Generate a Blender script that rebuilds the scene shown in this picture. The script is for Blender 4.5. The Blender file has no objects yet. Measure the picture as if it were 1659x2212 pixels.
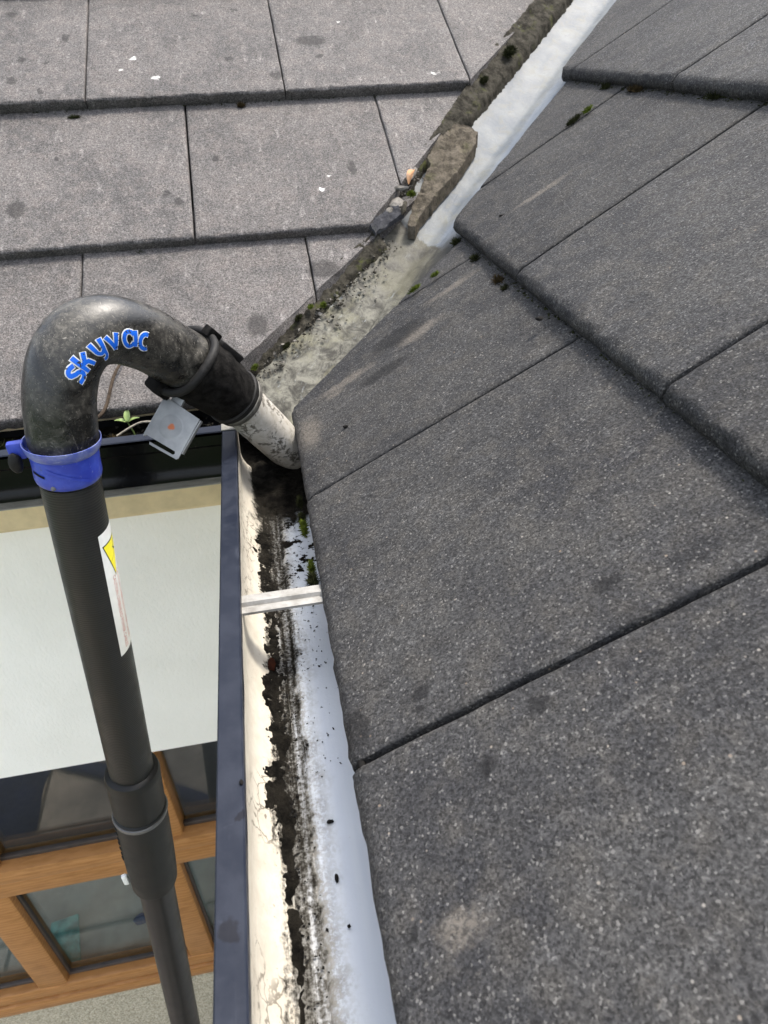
import bpy, bmesh, math, random
from mathutils import Vector, Matrix, noise
random.seed(11)
R = math.radians
scene = bpy.context.scene
COL = scene.collection

# ------------------------------------------------------------------ camera
cam_d = bpy.data.cameras.new("camera")
cam_o = bpy.data.objects.new("camera", cam_d)
COL.objects.link(cam_o)
ROT = ((0.98207, -0.185877, -0.031435), (-0.131478, -0.55584, -0.820826), (0.1351, 0.810242, -0.570312))
rx, ry, rz = (Vector(r) for r in ROT)
M = Matrix((rx, -ry, -rz)).transposed().to_4x4()
M.translation = Vector((-0.0203, -0.7436, 0.3579))
cam_o.matrix_world = M
cam_d.sensor_fit = 'HORIZONTAL'
cam_d.sensor_width = 36.0
cam_d.lens = 36.0 * 1469.25 / 1659.0
cam_d.clip_start = 0.01
cam_d.clip_end = 500.0
cam_d.dof.use_dof = True
cam_d.dof.focus_distance = 0.60
cam_d.dof.aperture_fstop = 20.0
scene.camera = cam_o

# ------------------------------------------------------------------ sky, sun, exposure
SUN_EL = R(62); SUN_DIR = Vector((math.cos(SUN_EL) * 0.87, math.cos(SUN_EL) * 0.493, math.sin(SUN_EL)))
world = bpy.data.worlds.new("World"); scene.world = world; world.use_nodes = True
wt = world.node_tree
sky = wt.nodes.new("ShaderNodeTexSky"); sky.sky_type = 'NISHITA'; sky.sun_disc = False
sky.sun_elevation = SUN_EL; sky.sun_rotation = math.atan2(SUN_DIR.x, SUN_DIR.y)
sky.air_density = 1.0; sky.dust_density = 3.0; sky.ozone_density = 1.0
bg = wt.nodes["Background"]; bg.inputs[1].default_value = 0.15
hs = wt.nodes.new("ShaderNodeHueSaturation"); hs.inputs["Saturation"].default_value = 0.42   # thin white cloud veil
wt.links.new(sky.outputs[0], hs.inputs["Color"]); wt.links.new(hs.outputs[0], bg.inputs[0])
sun_d = bpy.data.lights.new("sun", 'SUN'); sun_d.energy = 1.45; sun_d.angle = R(10.0); sun_d.color = (1.0, 0.93, 0.83)
sun_o = bpy.data.objects.new("sun", sun_d); COL.objects.link(sun_o)
sun_o.rotation_euler = SUN_DIR.to_track_quat('Z', 'Y').to_euler()
vs = scene.view_settings
vs.view_transform = 'Standard'; vs.look = 'None'; vs.exposure = 1.95; vs.gamma = 1.0; vs.use_curve_mapping = False
scene.cycles.max_bounces = 8
scene.cycles.caustics_reflective = False; scene.cycles.caustics_refractive = False

# ------------------------------------------------------------------ node helper
class MT:
    def __init__(s, name):
        s.m = bpy.data.materials.new(name); s.m.use_nodes = True
        s.t = s.m.node_tree; s.b = s.t.nodes["Principled BSDF"]
        s.out = s.t.nodes["Material Output"]
    def n(s, ty, ins=None, **kw):
        nd = s.t.nodes.new(ty)
        for k, v in kw.items(): setattr(nd, k, v)
        for k, v in (ins or {}).items(): s.put(nd.inputs[k], v)
        return nd
    def put(s, sock, v):
        if isinstance(v, bpy.types.NodeSocket): s.t.links.new(v, sock)
        else:
            if sock.type == 'RGBA' and len(v) == 3: v = (*v, 1.0)
            sock.default_value = v
    def math(s, op, a, b=0.0, c=None, clamp=False):
        nd = s.n("ShaderNodeMath", operation=op); nd.use_clamp = clamp
        s.put(nd.inputs[0], a); s.put(nd.inputs[1], b)
        if c is not None: s.put(nd.inputs[2], c)
        return nd.outputs[0]
    def mix(s, f, a, b):
        nd = s.n("ShaderNodeMix", data_type='RGBA')
        s.put(nd.inputs[0], f); s.put(nd.inputs[6], a); s.put(nd.inputs[7], b)
        return nd.outputs[2]
    def mul(s, a, b):
        nd = s.n("ShaderNodeMix", data_type='RGBA', blend_type='MULTIPLY')
        s.put(nd.inputs[0], 1.0); s.put(nd.inputs[6], a); s.put(nd.inputs[7], b)
        return nd.outputs[2]
    def rng(s, v, a, b, c=0.0, d=1.0, smooth=True):
        nd = s.n("ShaderNodeMapRange", interpolation_type='SMOOTHSTEP' if smooth else 'LINEAR')
        for k, x in enumerate((v, a, b, c, d)): s.put(nd.inputs[k], x)
        return nd.outputs[0]
    def noise(s, vec, scale, detail=3.0, rough=0.55, dist=0.0):
        return s.n("ShaderNodeTexNoise", {"Vector": vec, "Scale": scale, "Detail": detail, "Roughness": rough, "Distortion": dist}).outputs[0]
    def noisec(s, vec, scale, detail=3.0):
        return s.n("ShaderNodeTexNoise", {"Vector": vec, "Scale": scale, "Detail": detail}).outputs[1]
    def voro(s, vec, scale, feature='F1', rand=1.0):
        return s.n("ShaderNodeTexVoronoi", {"Vector": vec, "Scale": scale, "Randomness": rand}, feature=feature)
    def pos(s): return s.n("ShaderNodeNewGeometry").outputs["Position"]
    def obj(s): return s.n("ShaderNodeTexCoord").outputs["Object"]
    def sep(s, v): return s.n("ShaderNodeSeparateXYZ", {0: v}).outputs
    def vscale(s, v, sc):
        return s.n("ShaderNodeVectorMath", {0: v, 1: sc}, operation='MULTIPLY').outputs[0]
    def vadd(s, v, w):
        return s.n("ShaderNodeVectorMath", {0: v, 1: w}, operation='ADD').outputs[0]
    def bump(s, h, strength=0.5, dist=0.001, normal=None):
        ins = {"Height": h, "Strength": strength, "Distance": dist}
        if normal is not None: ins["Normal"] = normal
        return s.n("ShaderNodeBump", ins).outputs[0]
    def set(s, color=None, rough=None, normal=None, metal=None, spec=None, coat=None):
        for k, v in (("Base Color", color), ("Roughness", rough), ("Normal", normal), ("Metallic", metal),
                     ("Specular IOR Level", spec), ("Coat Weight", coat)):
            if v is not None: s.put(s.b.inputs[k], v)
        return s.m
    def spots(s, pos, items, edge=0.35):
        """sum of irregular blots: items = (centre, radius xyz)"""
        acc = None
        wob = s.vscale(s.vadd(s.noisec(pos, 130.0, 2.0), (-0.5, -0.5, -0.5)), (0.012, 0.012, 0.012))
        pw = s.vadd(pos, wob)
        for c, r in items:
            d = s.n("ShaderNodeVectorMath", {0: pw, 1: c}, operation='SUBTRACT').outputs[0]
            d = s.vscale(d, (1 / r[0], 1 / r[1], 1 / r[2]))
            l = s.n("ShaderNodeVectorMath", {0: d}, operation='LENGTH').outputs["Value"]
            v = s.rng(l, 1.0 + edge, 1.0 - edge)
            acc = v if acc is None else s.math('MAXIMUM', acc, v)
        return acc

# ------------------------------------------------------------------ materials
R_DARK = [((.1583, -.4637, .0916), (.009, .006, .012)), ((.0992, -.5143, .0548), (.007, .005, .012)), ((.0439, -.4678, .0203), (.007, .004, .012)),
          ((.0416, -.4788, .0189), (.006, .003, .012)), ((.0655, -.5339, .0338), (.005, .005, .012)), ((.0036, -.4697, -.0048), (.008, .016, .02)),
          ((.131, .0155, .0747), (.034, .020, .04)), ((.0107, -.5955, -.0004), (.004, .005, .012)), ((.10, -.045, .06), (.03, .012, .04)),
          ((.30, .02, .19), (.004, .006, .01))]
R_PALE = [((.152, -.004, .0864), (.024, .010, .03)), ((.145, -.012, .082), (.016, .008, .03)), ((.0483, -.0249, .0231), (.010, .006, .012)), ((.0333, -.6011, .0137), (.011, .008, .015)),
          ((.062, -.012, .035), (.035, .008, .03)), ((.20, .05, .12), (.03, .007, .03)), ((.012, -.075, .005), (.012, .03, .02)), ((.33, .11, .2), (.035, .006, .03))]
B_DARK = [((-.3495, .5628, .322), (.006, .012, .012)), ((-.3396, .6087, .3491), (.005, .008, .01)), ((-.275, .658, .3783), (.006, .012, .012)),
          ((-.3628, .7242, .4175), (.01, .012, .012)), ((-.3077, .5347, .3054), (.005, .009, .01)), ((-.3327, .3268, .1825), (.012, .018, .02)),
          ((-.2837, .4183, .2366), (.005, .006, .01)), ((-.1177, .32, .1784), (.008, .008, .01)), ((-.0678, .7085, .4082), (.01, .006, .01)),
          ((-.002, .72, .415), (.009, .006, .01)), ((-.0199, .5924, .3395), (.007, .006, .01)), ((.0485, .5479, .3132), (.011, .012, .012)),
          ((.1241, .5904, .3383), (.006, .006, .01)), ((.115, .63, .362), (.025, .014, .02)), ((.136, .3647, .2049), (.006, .016, .016)),
          ((.0681, .2019, .1086), (.024, .016, .02)), ((-.1326, .337, .1885), (.006, .006, .01)), ((-.30, .60, .345), (.004, .005, .01)),
          ((-.22, .55, .31), (.004, .005, .01)), ((-.03, .12, .07), (.015, .02, .02)), ((-.06, .40, .225), (.006, .007, .01))]
B_WHITE = [((-.1703, .602, .3452), (.0055, .004, .006)), ((-.1368, .5544, .317), (.006, .004, .006)), ((-.1886, .5771, .3305), (.003, .003, .004)),
           ((-.0404, .4507, .2557), (.006, .004, .006)), ((.0839, .3271, .1826), (.004, .003, .005)), ((.1697, .6771, .3896), (.003, .003, .005)),
           ((.3051, .5353, .3058), (.010, .003, .005)), ((.285, .53, .3), (.007, .003, .005)), ((.1, .35, .2), (.003, .003, .004))]

def tile_mat(name, lo, hi, dark, pale, white, warm, run):
    k = MT(name); p = k.pos()
    v1 = k.voro(p, 820.0); c1 = k.sep(v1.outputs["Color"])
    v2 = k.voro(p, 330.0); c2 = k.sep(v2.outputs["Color"])
    big = k.noise(p, 9.0, 4.0, 0.6); mid = k.noise(p, 46.0, 4.0, 0.62); fine = k.noise(p, 420.0, 3.0, 0.7)
    base = k.mix(k.rng(big, 0.32, 0.68), lo, hi)
    base = k.mix(k.math('MULTIPLY', k.rng(mid, 0.42, 0.68), 0.5), base, warm)
    clus = k.noise(p, 170.0, 4.0, 0.7)
    base = k.mix(k.math('MULTIPLY', k.rng(clus, 0.58, 0.72), 0.4), base, tuple(v * 1.9 for v in warm))
    base = k.mix(k.math('MULTIPLY', k.rng(clus, 0.42, 0.30), 0.4), base, tuple(v * 0.55 for v in lo))
    tone = k.rng(k.n("ShaderNodeObjectInfo").outputs["Random"], 0.0, 1.0, 0.90, 1.12, False)
    strk = k.noise(k.vscale(p, run), 95.0, 5.0, 0.65); strk2 = k.noise(k.vscale(k.vadd(p, (2.2, 0.7, 1.3)), run), 33.0, 4.0, 0.6)
    base = k.mix(k.math('MULTIPLY', k.rng(strk, 0.56, 0.72), 0.55), base, tuple(v * 2.0 for v in hi))
    base = k.mix(k.math('MULTIPLY', k.rng(strk2, 0.54, 0.72), 0.35), base, tuple(v * 0.62 for v in lo))
    g = k.math('MULTIPLY', k.rng(c1[0], 0.0, 1.0, 0.56, 1.52, False), tone)
    g = k.math('MULTIPLY', g, k.rng(fine, 0.3, 0.7, 0.66, 1.36))
    gc = k.n("ShaderNodeCombineXYZ", {0: g, 1: g, 2: g}).outputs[0]
    base = k.mul(base, gc)
    base = k.mix(k.math('MULTIPLY', k.rng(c1[1], 0.94, 0.99), 0.30), base, (0.26, 0.25, 0.235))  # pale mineral grains, with sun sparkle put into their colour
    sp = k.math('MULTIPLY', k.rng(c2[1], 0.984, 0.992), k.rng(v2.outputs["Distance"], 0.36, 0.16))
    base = k.mix(k.math('MULTIPLY', sp, 0.5), base, k.mix(c2[2], (0.36, 0.34, 0.31), (0.22, 0.16, 0.11)))
    lich = k.math('MULTIPLY', k.rng(k.noise(k.vadd(p, (3.1, 1.7, 0.4)), 62.0, 5.0, 0.7), 0.60, 0.74), 0.36)
    base = k.mix(lich, base, tuple(v * 2.3 for v in hi))
    if pale: base = k.mix(k.math('MULTIPLY', k.math('MULTIPLY', k.spots(p, pale, 0.6), k.rng(fine, 0.38, 0.6, 0.35, 1.0)), 0.75), base, (0.125, 0.110, 0.092))
    base = k.mix(k.math('MULTIPLY', k.spots(p, dark, 0.28), 0.66), base, tuple(v * 0.30 for v in lo))
    if white: base = k.mix(k.math('MULTIPLY', k.spots(p, white, 0.5), 0.85), base, (0.75, 0.74, 0.70))
    h = k.math('ADD', k.math('MULTIPLY', c1[0], 0.6), k.math('MULTIPLY', fine, 0.9))
    h = k.math('ADD', h, k.math('MULTIPLY', mid, 1.2))
    nb = k.bump(h, 0.85, 0.0011)
    rough = k.rng(c1[2], 0.86, 0.98, 0.80, 0.42)
    return k.set(base, rough, nb, spec=0.16)

M_TILE_R = tile_mat("tile_shaded", (0.0200, 0.0200, 0.0212), (0.0345, 0.0338, 0.0333), R_DARK, R_PALE, None, (0.047, 0.0435, 0.0385), (0.30, 1.0, 0.30))  # same tiles as the back slope; weaker light painted in as darker colour
M_TILE_B = tile_mat("tile_lit", (0.066, 0.0625, 0.061), (0.099, 0.0915, 0.0875), B_DARK, None, B_WHITE, (0.122, 0.107, 0.099), (1.0, 0.35, 0.35))  # same tiles again; stronger light on this slope painted in as paler colour

def simple(name, col, rough=0.6, metal=0.0, spec=0.5, nscale=40.0, var=0.25, bump=0.0, bscale=200.0):
    k = MT(name); p = k.pos()
    f = k.noise(p, nscale, 4.0, 0.6)
    lo = tuple(c * (1 - var) for c in col); hi = tuple(min(1, c * (1 + var)) for c in col)
    c = k.mix(k.rng(f, 0.3, 0.7), lo, hi)
    nb = k.bump(k.noise(p, bscale, 4.0, 0.65), bump, 0.001) if bump else None
    return k.set(c, k.rng(f, 0.3, 0.7, rough * 0.85, min(1, rough * 1.15)), nb, metal, spec)

def scratched(name, col, worn, rough, amount, scale=60.0, spec=0.5, dust=None, dusta=0.3):
    k = MT(name); p = k.obj()
    sc = k.noise(k.vscale(p, (1.0, 0.12, 1.0)), scale * 4, 5.0, 0.7, 0.4)
    sc2 = k.noise(k.vscale(p, (0.15, 1.0, 0.5)), scale * 5, 5.0, 0.7, 0.8)
    m = k.math('MAXIMUM', k.rng(sc, 0.60, 0.70), k.rng(sc2, 0.61, 0.70))
    patch = k.noise(p, scale, 5.0, 0.65)
    m = k.math('MULTIPLY', k.math('MULTIPLY', m, k.rng(patch, 0.35, 0.65)), amount)
    c = k.mix(m, col, worn)
    if dust: c = k.mix(k.math('MULTIPLY', k.rng(patch, 0.38, 0.72), dusta), c, dust)
    if name == "lip_plastic":
        c = k.mix(k.math('MULTIPLY', k.spots(k.pos(), [((-.0765, -.5754, .005), (.0045, .006, .02)), ((-.0705, -.66, .005), (.003, .004, .02)), ((-.0800, -.632, .005), (.0025, .0025, .02)), ((-.071, -.515, .005), (.0015, .003, .02))], 0.2), 0.7), c, (0.003, 0.003, 0.005))
    nb = k.bump(k.math('ADD', patch, k.math('MULTIPLY', sc, 0.4)), 0.25, 0.0006)
    return k.set(c, k.rng(patch, 0.3, 0.7, rough * 0.7, rough * 1.3), nb, spec=spec)

M_UNDER = simple("roof_underlay", (0.012, 0.012, 0.013), 0.95, spec=0.05)
M_LIP = scratched("lip_plastic", (0.009, 0.0115, 0.019), (0.05, 0.055, 0.07), 0.42, 0.30, 45.0, 0.16, (0.020, 0.024, 0.036), 0.45)
M_FASCIA_BLACK = scratched("black_plastic", (0.003, 0.003, 0.0035), (0.02, 0.02, 0.022), 0.18, 0.25, 40.0, 0.16)
M_LIPWORN = scratched("worn_joint_sealant", (0.16, 0.155, 0.135), (0.03, 0.03, 0.028), 0.8, 0.9, 90.0)

def gutter_inner_mat():
    k = MT("gutter_lining"); p = k.obj(); x, y, z = k.sep(p)
    st = k.vscale(p, (1.0, 0.05, 1.0))          # streaks drawn along the run
    sn = k.noise(st, 150.0, 5.0, 0.62); nn = k.noise(p, 75.0, 5.0, 0.65); fn = k.noise(p, 380.0, 4.0, 0.7)
    vn = k.noise(p, 14.0, 3.0, 0.5)
    xw = k.math('ADD', x, k.math('MULTIPLY', k.math('SUBTRACT', nn, 0.5), 0.020))
    xw = k.math('ADD', xw, k.math('MULTIPLY', k.math('SUBTRACT', vn, 0.5), 0.016))
    cream = k.mix(k.rng(nn, 0.35, 0.65), (0.38, 0.345, 0.285), (0.44, 0.41, 0.345))
    cream = k.mix(k.math('MULTIPLY', k.rng(k.noise(p, 210.0, 5.0, 0.7), 0.60, 0.68), 0.5), cream, (0.33, 0.27, 0.2))
    white = k.mix(k.rng(k.noise(st, 60.0, 4.0), 0.3, 0.7), (0.46, 0.50, 0.56), (0.53, 0.565, 0.60))  # blue light from the sky put into the white of the floor
    base = k.mix(k.rng(xw, -0.054, -0.036), cream, white)
    grime = k.mix(k.rng(fn, 0.35, 0.65), (0.055, 0.05, 0.042), (0.21, 0.195, 0.165))
    # dirty film either side of the sludge line
    d1 = k.math('MULTIPLY', k.rng(xw, -0.060, -0.051), k.rng(xw, -0.014, -0.034))
    base = k.mix(k.math('MULTIPLY', d1, k.rng(k.math('ADD', fn, k.math('MULTIPLY', sn, 0.6)), 0.66, 0.92, 0.12, 0.9)), base, grime)
    d3 = k.math('MULTIPLY', k.math('MULTIPLY', k.rng(xw, -0.052, -0.047), k.rng(xw, -0.026, -0.036)), k.rng(sn, 0.25, 0.6, 0.5, 0.92))
    base = k.mix(d3, base, k.mix(k.rng(sn, 0.35, 0.65), (0.085, 0.078, 0.066), (0.21, 0.20, 0.175)))
    crk = k.n("ShaderNodeTexVoronoi", {"Vector": k.vadd(p, k.vscale(k.noisec(p, 90.0, 3.0), (0.012, 0.012, 0.012))), "Scale": 75.0}, feature='DISTANCE_TO_EDGE').outputs["Distance"]
    crm = k.math('MULTIPLY', k.math('MULTIPLY', k.rng(crk, 0.045, 0.02), k.rng(vn, 0.52, 0.60)), k.rng(x, -0.052, -0.056))
    base = k.mix(k.math('MULTIPLY', crm, 0.8), base, (0.10, 0.085, 0.065))
    # black sludge
    near = k.rng(y, -0.62, -0.30)
    rt = k.math('ADD', -0.0405, k.math('MULTIPLY', near, 0.004))
    d2 = k.math('MULTIPLY', k.rng(xw, -0.0580, -0.0545), k.rng(xw, k.math('ADD', rt, 0.008), k.math('ADD', rt, 0.003)))
    d2 = k.math('MULTIPLY', d2, k.rng(k.math('ADD', k.math('MULTIPLY', sn, 0.7), k.math('MULTIPLY', fn, 0.5)), k.rng(y, -0.60, -0.42, 0.50, 0.44, False), k.rng(y, -0.60, -0.42, 0.74, 0.66, False)))
    # dirt creeping over the floor towards the corner, in flecks
    spk = k.noise(p, 240.0, 5.0, 0.66)
    thr = k.rng(y, -0.46, -0.13, 0.735, 0.555, False)
    fl = k.math('MULTIPLY', k.rng(spk, thr, k.math('ADD', thr, 0.035)), k.rng(x, -0.058, -0.045))
    blob = k.noise(k.vadd(p, (0.3, 0.1, 0)), 62.0, 4.0, 0.6)
    thb = k.rng(y, -0.44, -0.20, 0.74, 0.56, False)
    fl = k.math('MAXIMUM', fl, k.math('MULTIPLY', k.rng(blob, thb, k.math('ADD', thb, 0.02)), k.rng(x, -0.058, -0.045)))
    corner = k.math('MULTIPLY', k.rng(k.math('ADD', y, k.math('MULTIPLY', k.math('SUBTRACT', nn, 0.5), 0.10)), -0.150, -0.115), k.rng(xw, -0.064, -0.056))
    dirt = k.math('MAXIMUM', k.math('MAXIMUM', d2, fl), corner)
    scratch = k.math('MULTIPLY', k.rng(k.noise(k.vscale(p, (1.0, 0.02, 1.0)), 330.0, 3.0, 0.5), 0.64, 0.67), k.rng(y, -0.30, -0.42))
    dirt = k.math('MULTIPLY', dirt, k.math('SUBTRACT', 1.0, scratch))
    dcol = k.mix(k.rng(fn, 0.3, 0.7), (0.003, 0.003, 0.0025), (0.016, 0.014, 0.011))
    col = k.mix(dirt, base, dcol)
    col = k.mix(k.math('MULTIPLY', k.math('MULTIPLY', k.rng(spk, 0.66, 0.70), 0.7), k.rng(x, -0.03, -0.05)), col, (0.06, 0.05, 0.04))
    h = k.math('ADD', k.math('MULTIPLY', dirt, k.math('ADD', 0.6, fn)), k.math('MULTIPLY', nn, 0.35))
    return k.set(col, k.rng(dirt, 0.0, 1.0, 0.34, 0.75), k.bump(h, 0.7, 0.0016), spec=k.rng(dirt, 0.0, 1.0, 0.25, 0.03))
M_GUT = gutter_inner_mat()
M_GUTB = simple("gutter_lining_grimy", (0.05, 0.045, 0.035), 0.8)

def valley_mat():
    k = MT("valley_liner"); p = k.obj(); u, w, z = k.sep(p)
    n1 = k.noise(p, 55.0, 6.0, 0.68, 0.6); n2 = k.noise(p, 20.0, 4.0, 0.6); n3 = k.noise(k.vscale(p, (0.35, 1, 1)), 120.0, 5.0, 0.7, 0.5)
    clean = k.mix(k.rng(n2, 0.3, 0.7), (0.088, 0.099, 0.112), (0.140, 0.148, 0.150))
    clean = k.mix(k.math('MULTIPLY', k.rng(n1, 0.46, 0.70), 0.6), clean, (0.125, 0.122, 0.098))
    clean = k.mix(k.math('MULTIPLY', k.rng(n3, 0.55, 0.75), 0.35), clean, (0.06, 0.06, 0.055))
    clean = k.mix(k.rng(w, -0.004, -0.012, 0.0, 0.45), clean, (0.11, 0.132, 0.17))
    dirty = k.mix(k.rng(n1, 0.34, 0.66), (0.026, 0.0245, 0.020), (0.145, 0.14, 0.115))
    n4 = k.noise(p, 210.0, 5.0, 0.7)
    dirty = k.mix(k.math('MULTIPLY', k.rng(n4, 0.5, 0.68), 0.6), dirty, (0.035, 0.033, 0.027))
    dirty = k.mix(k.math('MULTIPLY', k.rng(n2, 0.5, 0.64), 0.5), dirty, (0.15, 0.142, 0.092))
    dirty = k.mix(k.math('MULTIPLY', k.rng(n3, 0.58, 0.74), 0.65), dirty, (0.24, 0.255, 0.26))
    dirty = k.mix(k.rng(k.math('ADD', u, k.math('MULTIPLY', n1, 0.06)), 0.20, 0.36, 0.0, 0.62), dirty, (0.05, 0.047, 0.04))
    edge = k.math('ADD', u, k.math('MULTIPLY', k.math('SUBTRACT', n1, 0.5), 0.05))
    edge = k.math('ADD', edge, k.math('MULTIPLY', w, -0.35))
    col = k.mix(k.rng(edge, 0.345, 0.352), dirty, clean)
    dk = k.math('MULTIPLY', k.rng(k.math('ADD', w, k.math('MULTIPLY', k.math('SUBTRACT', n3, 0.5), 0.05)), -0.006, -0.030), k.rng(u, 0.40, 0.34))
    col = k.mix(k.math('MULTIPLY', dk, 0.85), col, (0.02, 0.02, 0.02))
    return k.set(col, 0.5, k.bump(k.math('ADD', n1, k.math('MULTIPLY', n3, 0.5)), 0.45, 0.002), spec=0.12)
M_VALLEY = valley_mat()

def mortar_mat(name, a, b, moss=0.35):
    k = MT(name); p = k.pos()
    n1 = k.noise(p, 70.0, 6.0, 0.7); n2 = k.noise(p, 330.0, 5.0, 0.7); n3 = k.noise(k.vadd(p, (1, 2, 3)), 38.0, 4.0, 0.65)
    c = k.mix(k.rng(n1, 0.33, 0.67), a, b)
    c = k.mix(k.math('MULTIPLY', k.rng(n2, 0.5, 0.7), 0.5), c, tuple(v * 0.35 for v in a))
    c = k.mix(k.math('MULTIPLY', k.rng(n3, 0.55, 0.70), moss), c, (0.075, 0.085, 0.02))
    return k.set(c, 0.95, k.bump(k.math('ADD', n1, k.math('MULTIPLY', n2, 0.7)), 1.0, 0.003), spec=0.04)
M_MORTAR = mortar_mat("mortar_dark", (0.017, 0.0155, 0.0125), (0.060, 0.055, 0.044), 0.45)
M_CHUNK = mortar_mat("mortar_slab", (0.045, 0.039, 0.030), (0.115, 0.099, 0.078), 0.2)
M_SHARD = mortar_mat("slate_shard", (0.030, 0.031, 0.035), (0.055, 0.055, 0.06), 0.05)
M_RUBBLE = mortar_mat("rubble", (0.07, 0.066, 0.058), (0.20, 0.185, 0.165), 0.1)
M_SOIL = mortar_mat("gutter_soil", (0.004, 0.0035, 0.003), (0.016, 0.013, 0.009), 0.2)
def sludge_mat():
    k = MT("wet_sludge"); p = k.pos(); n1 = k.noise(p, 60.0, 5.0, 0.7); n2 = k.noise(p, 360.0, 5.0, 0.7)
    c = k.mix(k.rng(n1, 0.35, 0.65), (0.003, 0.0028, 0.0024), (0.013, 0.0115, 0.009))
    c = k.mix(k.math('MULTIPLY', k.rng(n2, 0.62, 0.72), 0.5), c, (0.05, 0.045, 0.036))
    return k.set(c, k.rng(n1, 0.4, 0.6, 0.85, 0.5), k.bump(k.math('ADD', n1, n2), 1.0, 0.003), spec=0.035)
M_SLUDGE = sludge_mat()
M_MOSS = simple("moss_green", (0.065, 0.085, 0.012), 0.95, nscale=160.0, var=0.6, bump=0.8, bscale=500.0, spec=0.05)
M_MOSSB = simple("moss_brown", (0.032, 0.023, 0.011), 0.95, nscale=160.0, var=0.6, bump=0.8, bscale=500.0, spec=0.05)
M_MOSSD = simple("moss_dark", (0.018, 0.020, 0.008), 0.95, nscale=160.0, var=0.6, bump=0.8, bscale=500.0, spec=0.05)
M_LEAFDEAD = simple("dead_leaf_brown", (0.27, 0.135, 0.055), 0.7, nscale=120.0, var=0.4)
M_RUSTLEAF = simple("leaf_rust", (0.022, 0.007, 0.0035), 0.9, spec=0.05, nscale=120.0, var=0.4)
M_SEED = simple("seedling_green", (0.15, 0.21, 0.065), 0.5, nscale=150.0, var=0.25)
M_TWIG = simple("twig_bark", (0.05, 0.037, 0.027), 0.85, nscale=200.0, var=0.4, bump=0.5, spec=0.10)
M_STRAW = simple("straw", (0.19, 0.17, 0.135), 0.8, nscale=200.0, var=0.3)
M_CRUMB = simple("dirt_crumb", (0.009, 0.0085, 0.008), 0.9, nscale=300.0, var=0.4, spec=0.08)

# pole materials
def goose_mat():
    k = MT("gooseneck_worn"); p = k.pos()
    n1 = k.noise(p, 26.0, 6.0, 0.68, 0.6); n2 = k.noise(p, 170.0, 6.0, 0.75, 0.5)
    c = k.mix(k.rng(n1, 0.36, 0.66), (0.006, 0.006, 0.0055), (0.050, 0.046, 0.038))
    c = k.mix(k.math('MULTIPLY', k.rng(n2, 0.45, 0.62), 0.6), c, (0.008, 0.0075, 0.007))
    c = k.mix(k.math('MULTIPLY', k.rng(n2, 0.52, 0.36), k.math('MULTIPLY', k.rng(n1, 0.40, 0.62), 0.55)), c, (0.115, 0.105, 0.088))
    sc = None
    for q, (vec, scl) in enumerate((((1, 1, 0.10), 520.0), ((0.12, 1, 1), 480.0), ((1, 0.12, 0.6), 500.0))):
        m = k.rng(k.noise(k.vscale(k.vadd(p, (q * 1.3, 0.4, q)), vec), scl, 3.0, 0.6, 1.8), 0.655, 0.70)
        sc = m if sc is None else k.math('MAXIMUM', sc, m)
    sc = k.math('MULTIPLY', sc, k.rng(n1, 0.34, 0.60, 0.25, 1.0))
    c = k.mix(k.math('MULTIPLY', sc, 0.75), c, (0.27, 0.25, 0.215))
    h = k.math('ADD', k.math('MULTIPLY', n2, 0.8), k.math('MULTIPLY', sc, 0.5))
    return k.set(c, k.rng(n1, 0.38, 0.66, 0.24, 0.55), k.bump(h, 0.4, 0.001), spec=0.42)
M_GOOSE = goose_mat()
def blue_mat():
    k = MT("blue_clamp"); p = k.pos()
    n1 = k.noise(p, 60.0, 5.0, 0.65); n2 = k.noise(p, 260.0, 5.0, 0.7)
    c = k.mix(k.rng(n1, 0.35, 0.65), (0.018, 0.034, 0.29), (0.034, 0.062, 0.37))
    c = k.mix(k.math('MULTIPLY', k.rng(n1, 0.60, 0.70), k.rng(n2, 0.42, 0.6)), c, (0.03, 0.032, 0.06))
    c = k.mix(k.math('MULTIPLY', k.rng(n2, 0.62, 0.72), 0.35), c, (0.30, 0.33, 0.5))
    return k.set(c, 0.42, k.bump(n2, 0.15, 0.0006), spec=0.45)
M_BLUE = blue_mat()
M_BLUERIM = scratched("blue_rim_worn", (0.06, 0.085, 0.32), (0.36, 0.39, 0.50), 0.4, 1.0, 60.0, 0.4, (0.25, 0.28, 0.40), 0.7)
def carbon_mat():
    k = MT("carbon_tube"); p = k.obj(); x, y, z = k.sep(p)
    wv = k.n("ShaderNodeTexWave", {"Vector": p, "Scale": 115.0, "Distortion": 0.9, "Detail": 2.0, "Detail Scale": 1.5}, wave_type='BANDS', bands_direction='Z').outputs["Fac"]
    n1 = k.noise(p, 40.0, 4.0, 0.6)
    c = k.mix(wv, (0.007, 0.007, 0.007), (0.016, 0.016, 0.016))
    c = k.mix(k.math('MULTIPLY', k.rng(n1, 0.45, 0.7), 0.35), c, (0.024, 0.0235, 0.022))
    return k.set(c, k.rng(n1, 0.3, 0.7, 0.34, 0.5), k.bump(wv, 0.3, 0.0004), spec=0.28)
M_CARBON = carbon_mat()
M_SLEEVE = simple("sleeve_plastic", (0.012, 0.0125, 0.0125), 0.48, nscale=30.0, var=0.25, bump=0.05, spec=0.22)
M_TUBE2 = simple("lower_tube", (0.013, 0.013, 0.014), 0.38, nscale=20.0, var=0.2, spec=0.28)
M_RING = simple("sleeve_ring", (0.09, 0.09, 0.09), 0.35, nscale=40.0)
M_CUFF = simple("rubber_cuff", (0.0075, 0.0070, 0.0065), 0.8, nscale=110.0, var=0.8, bump=0.9, bscale=700.0, spec=0.06)
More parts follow.
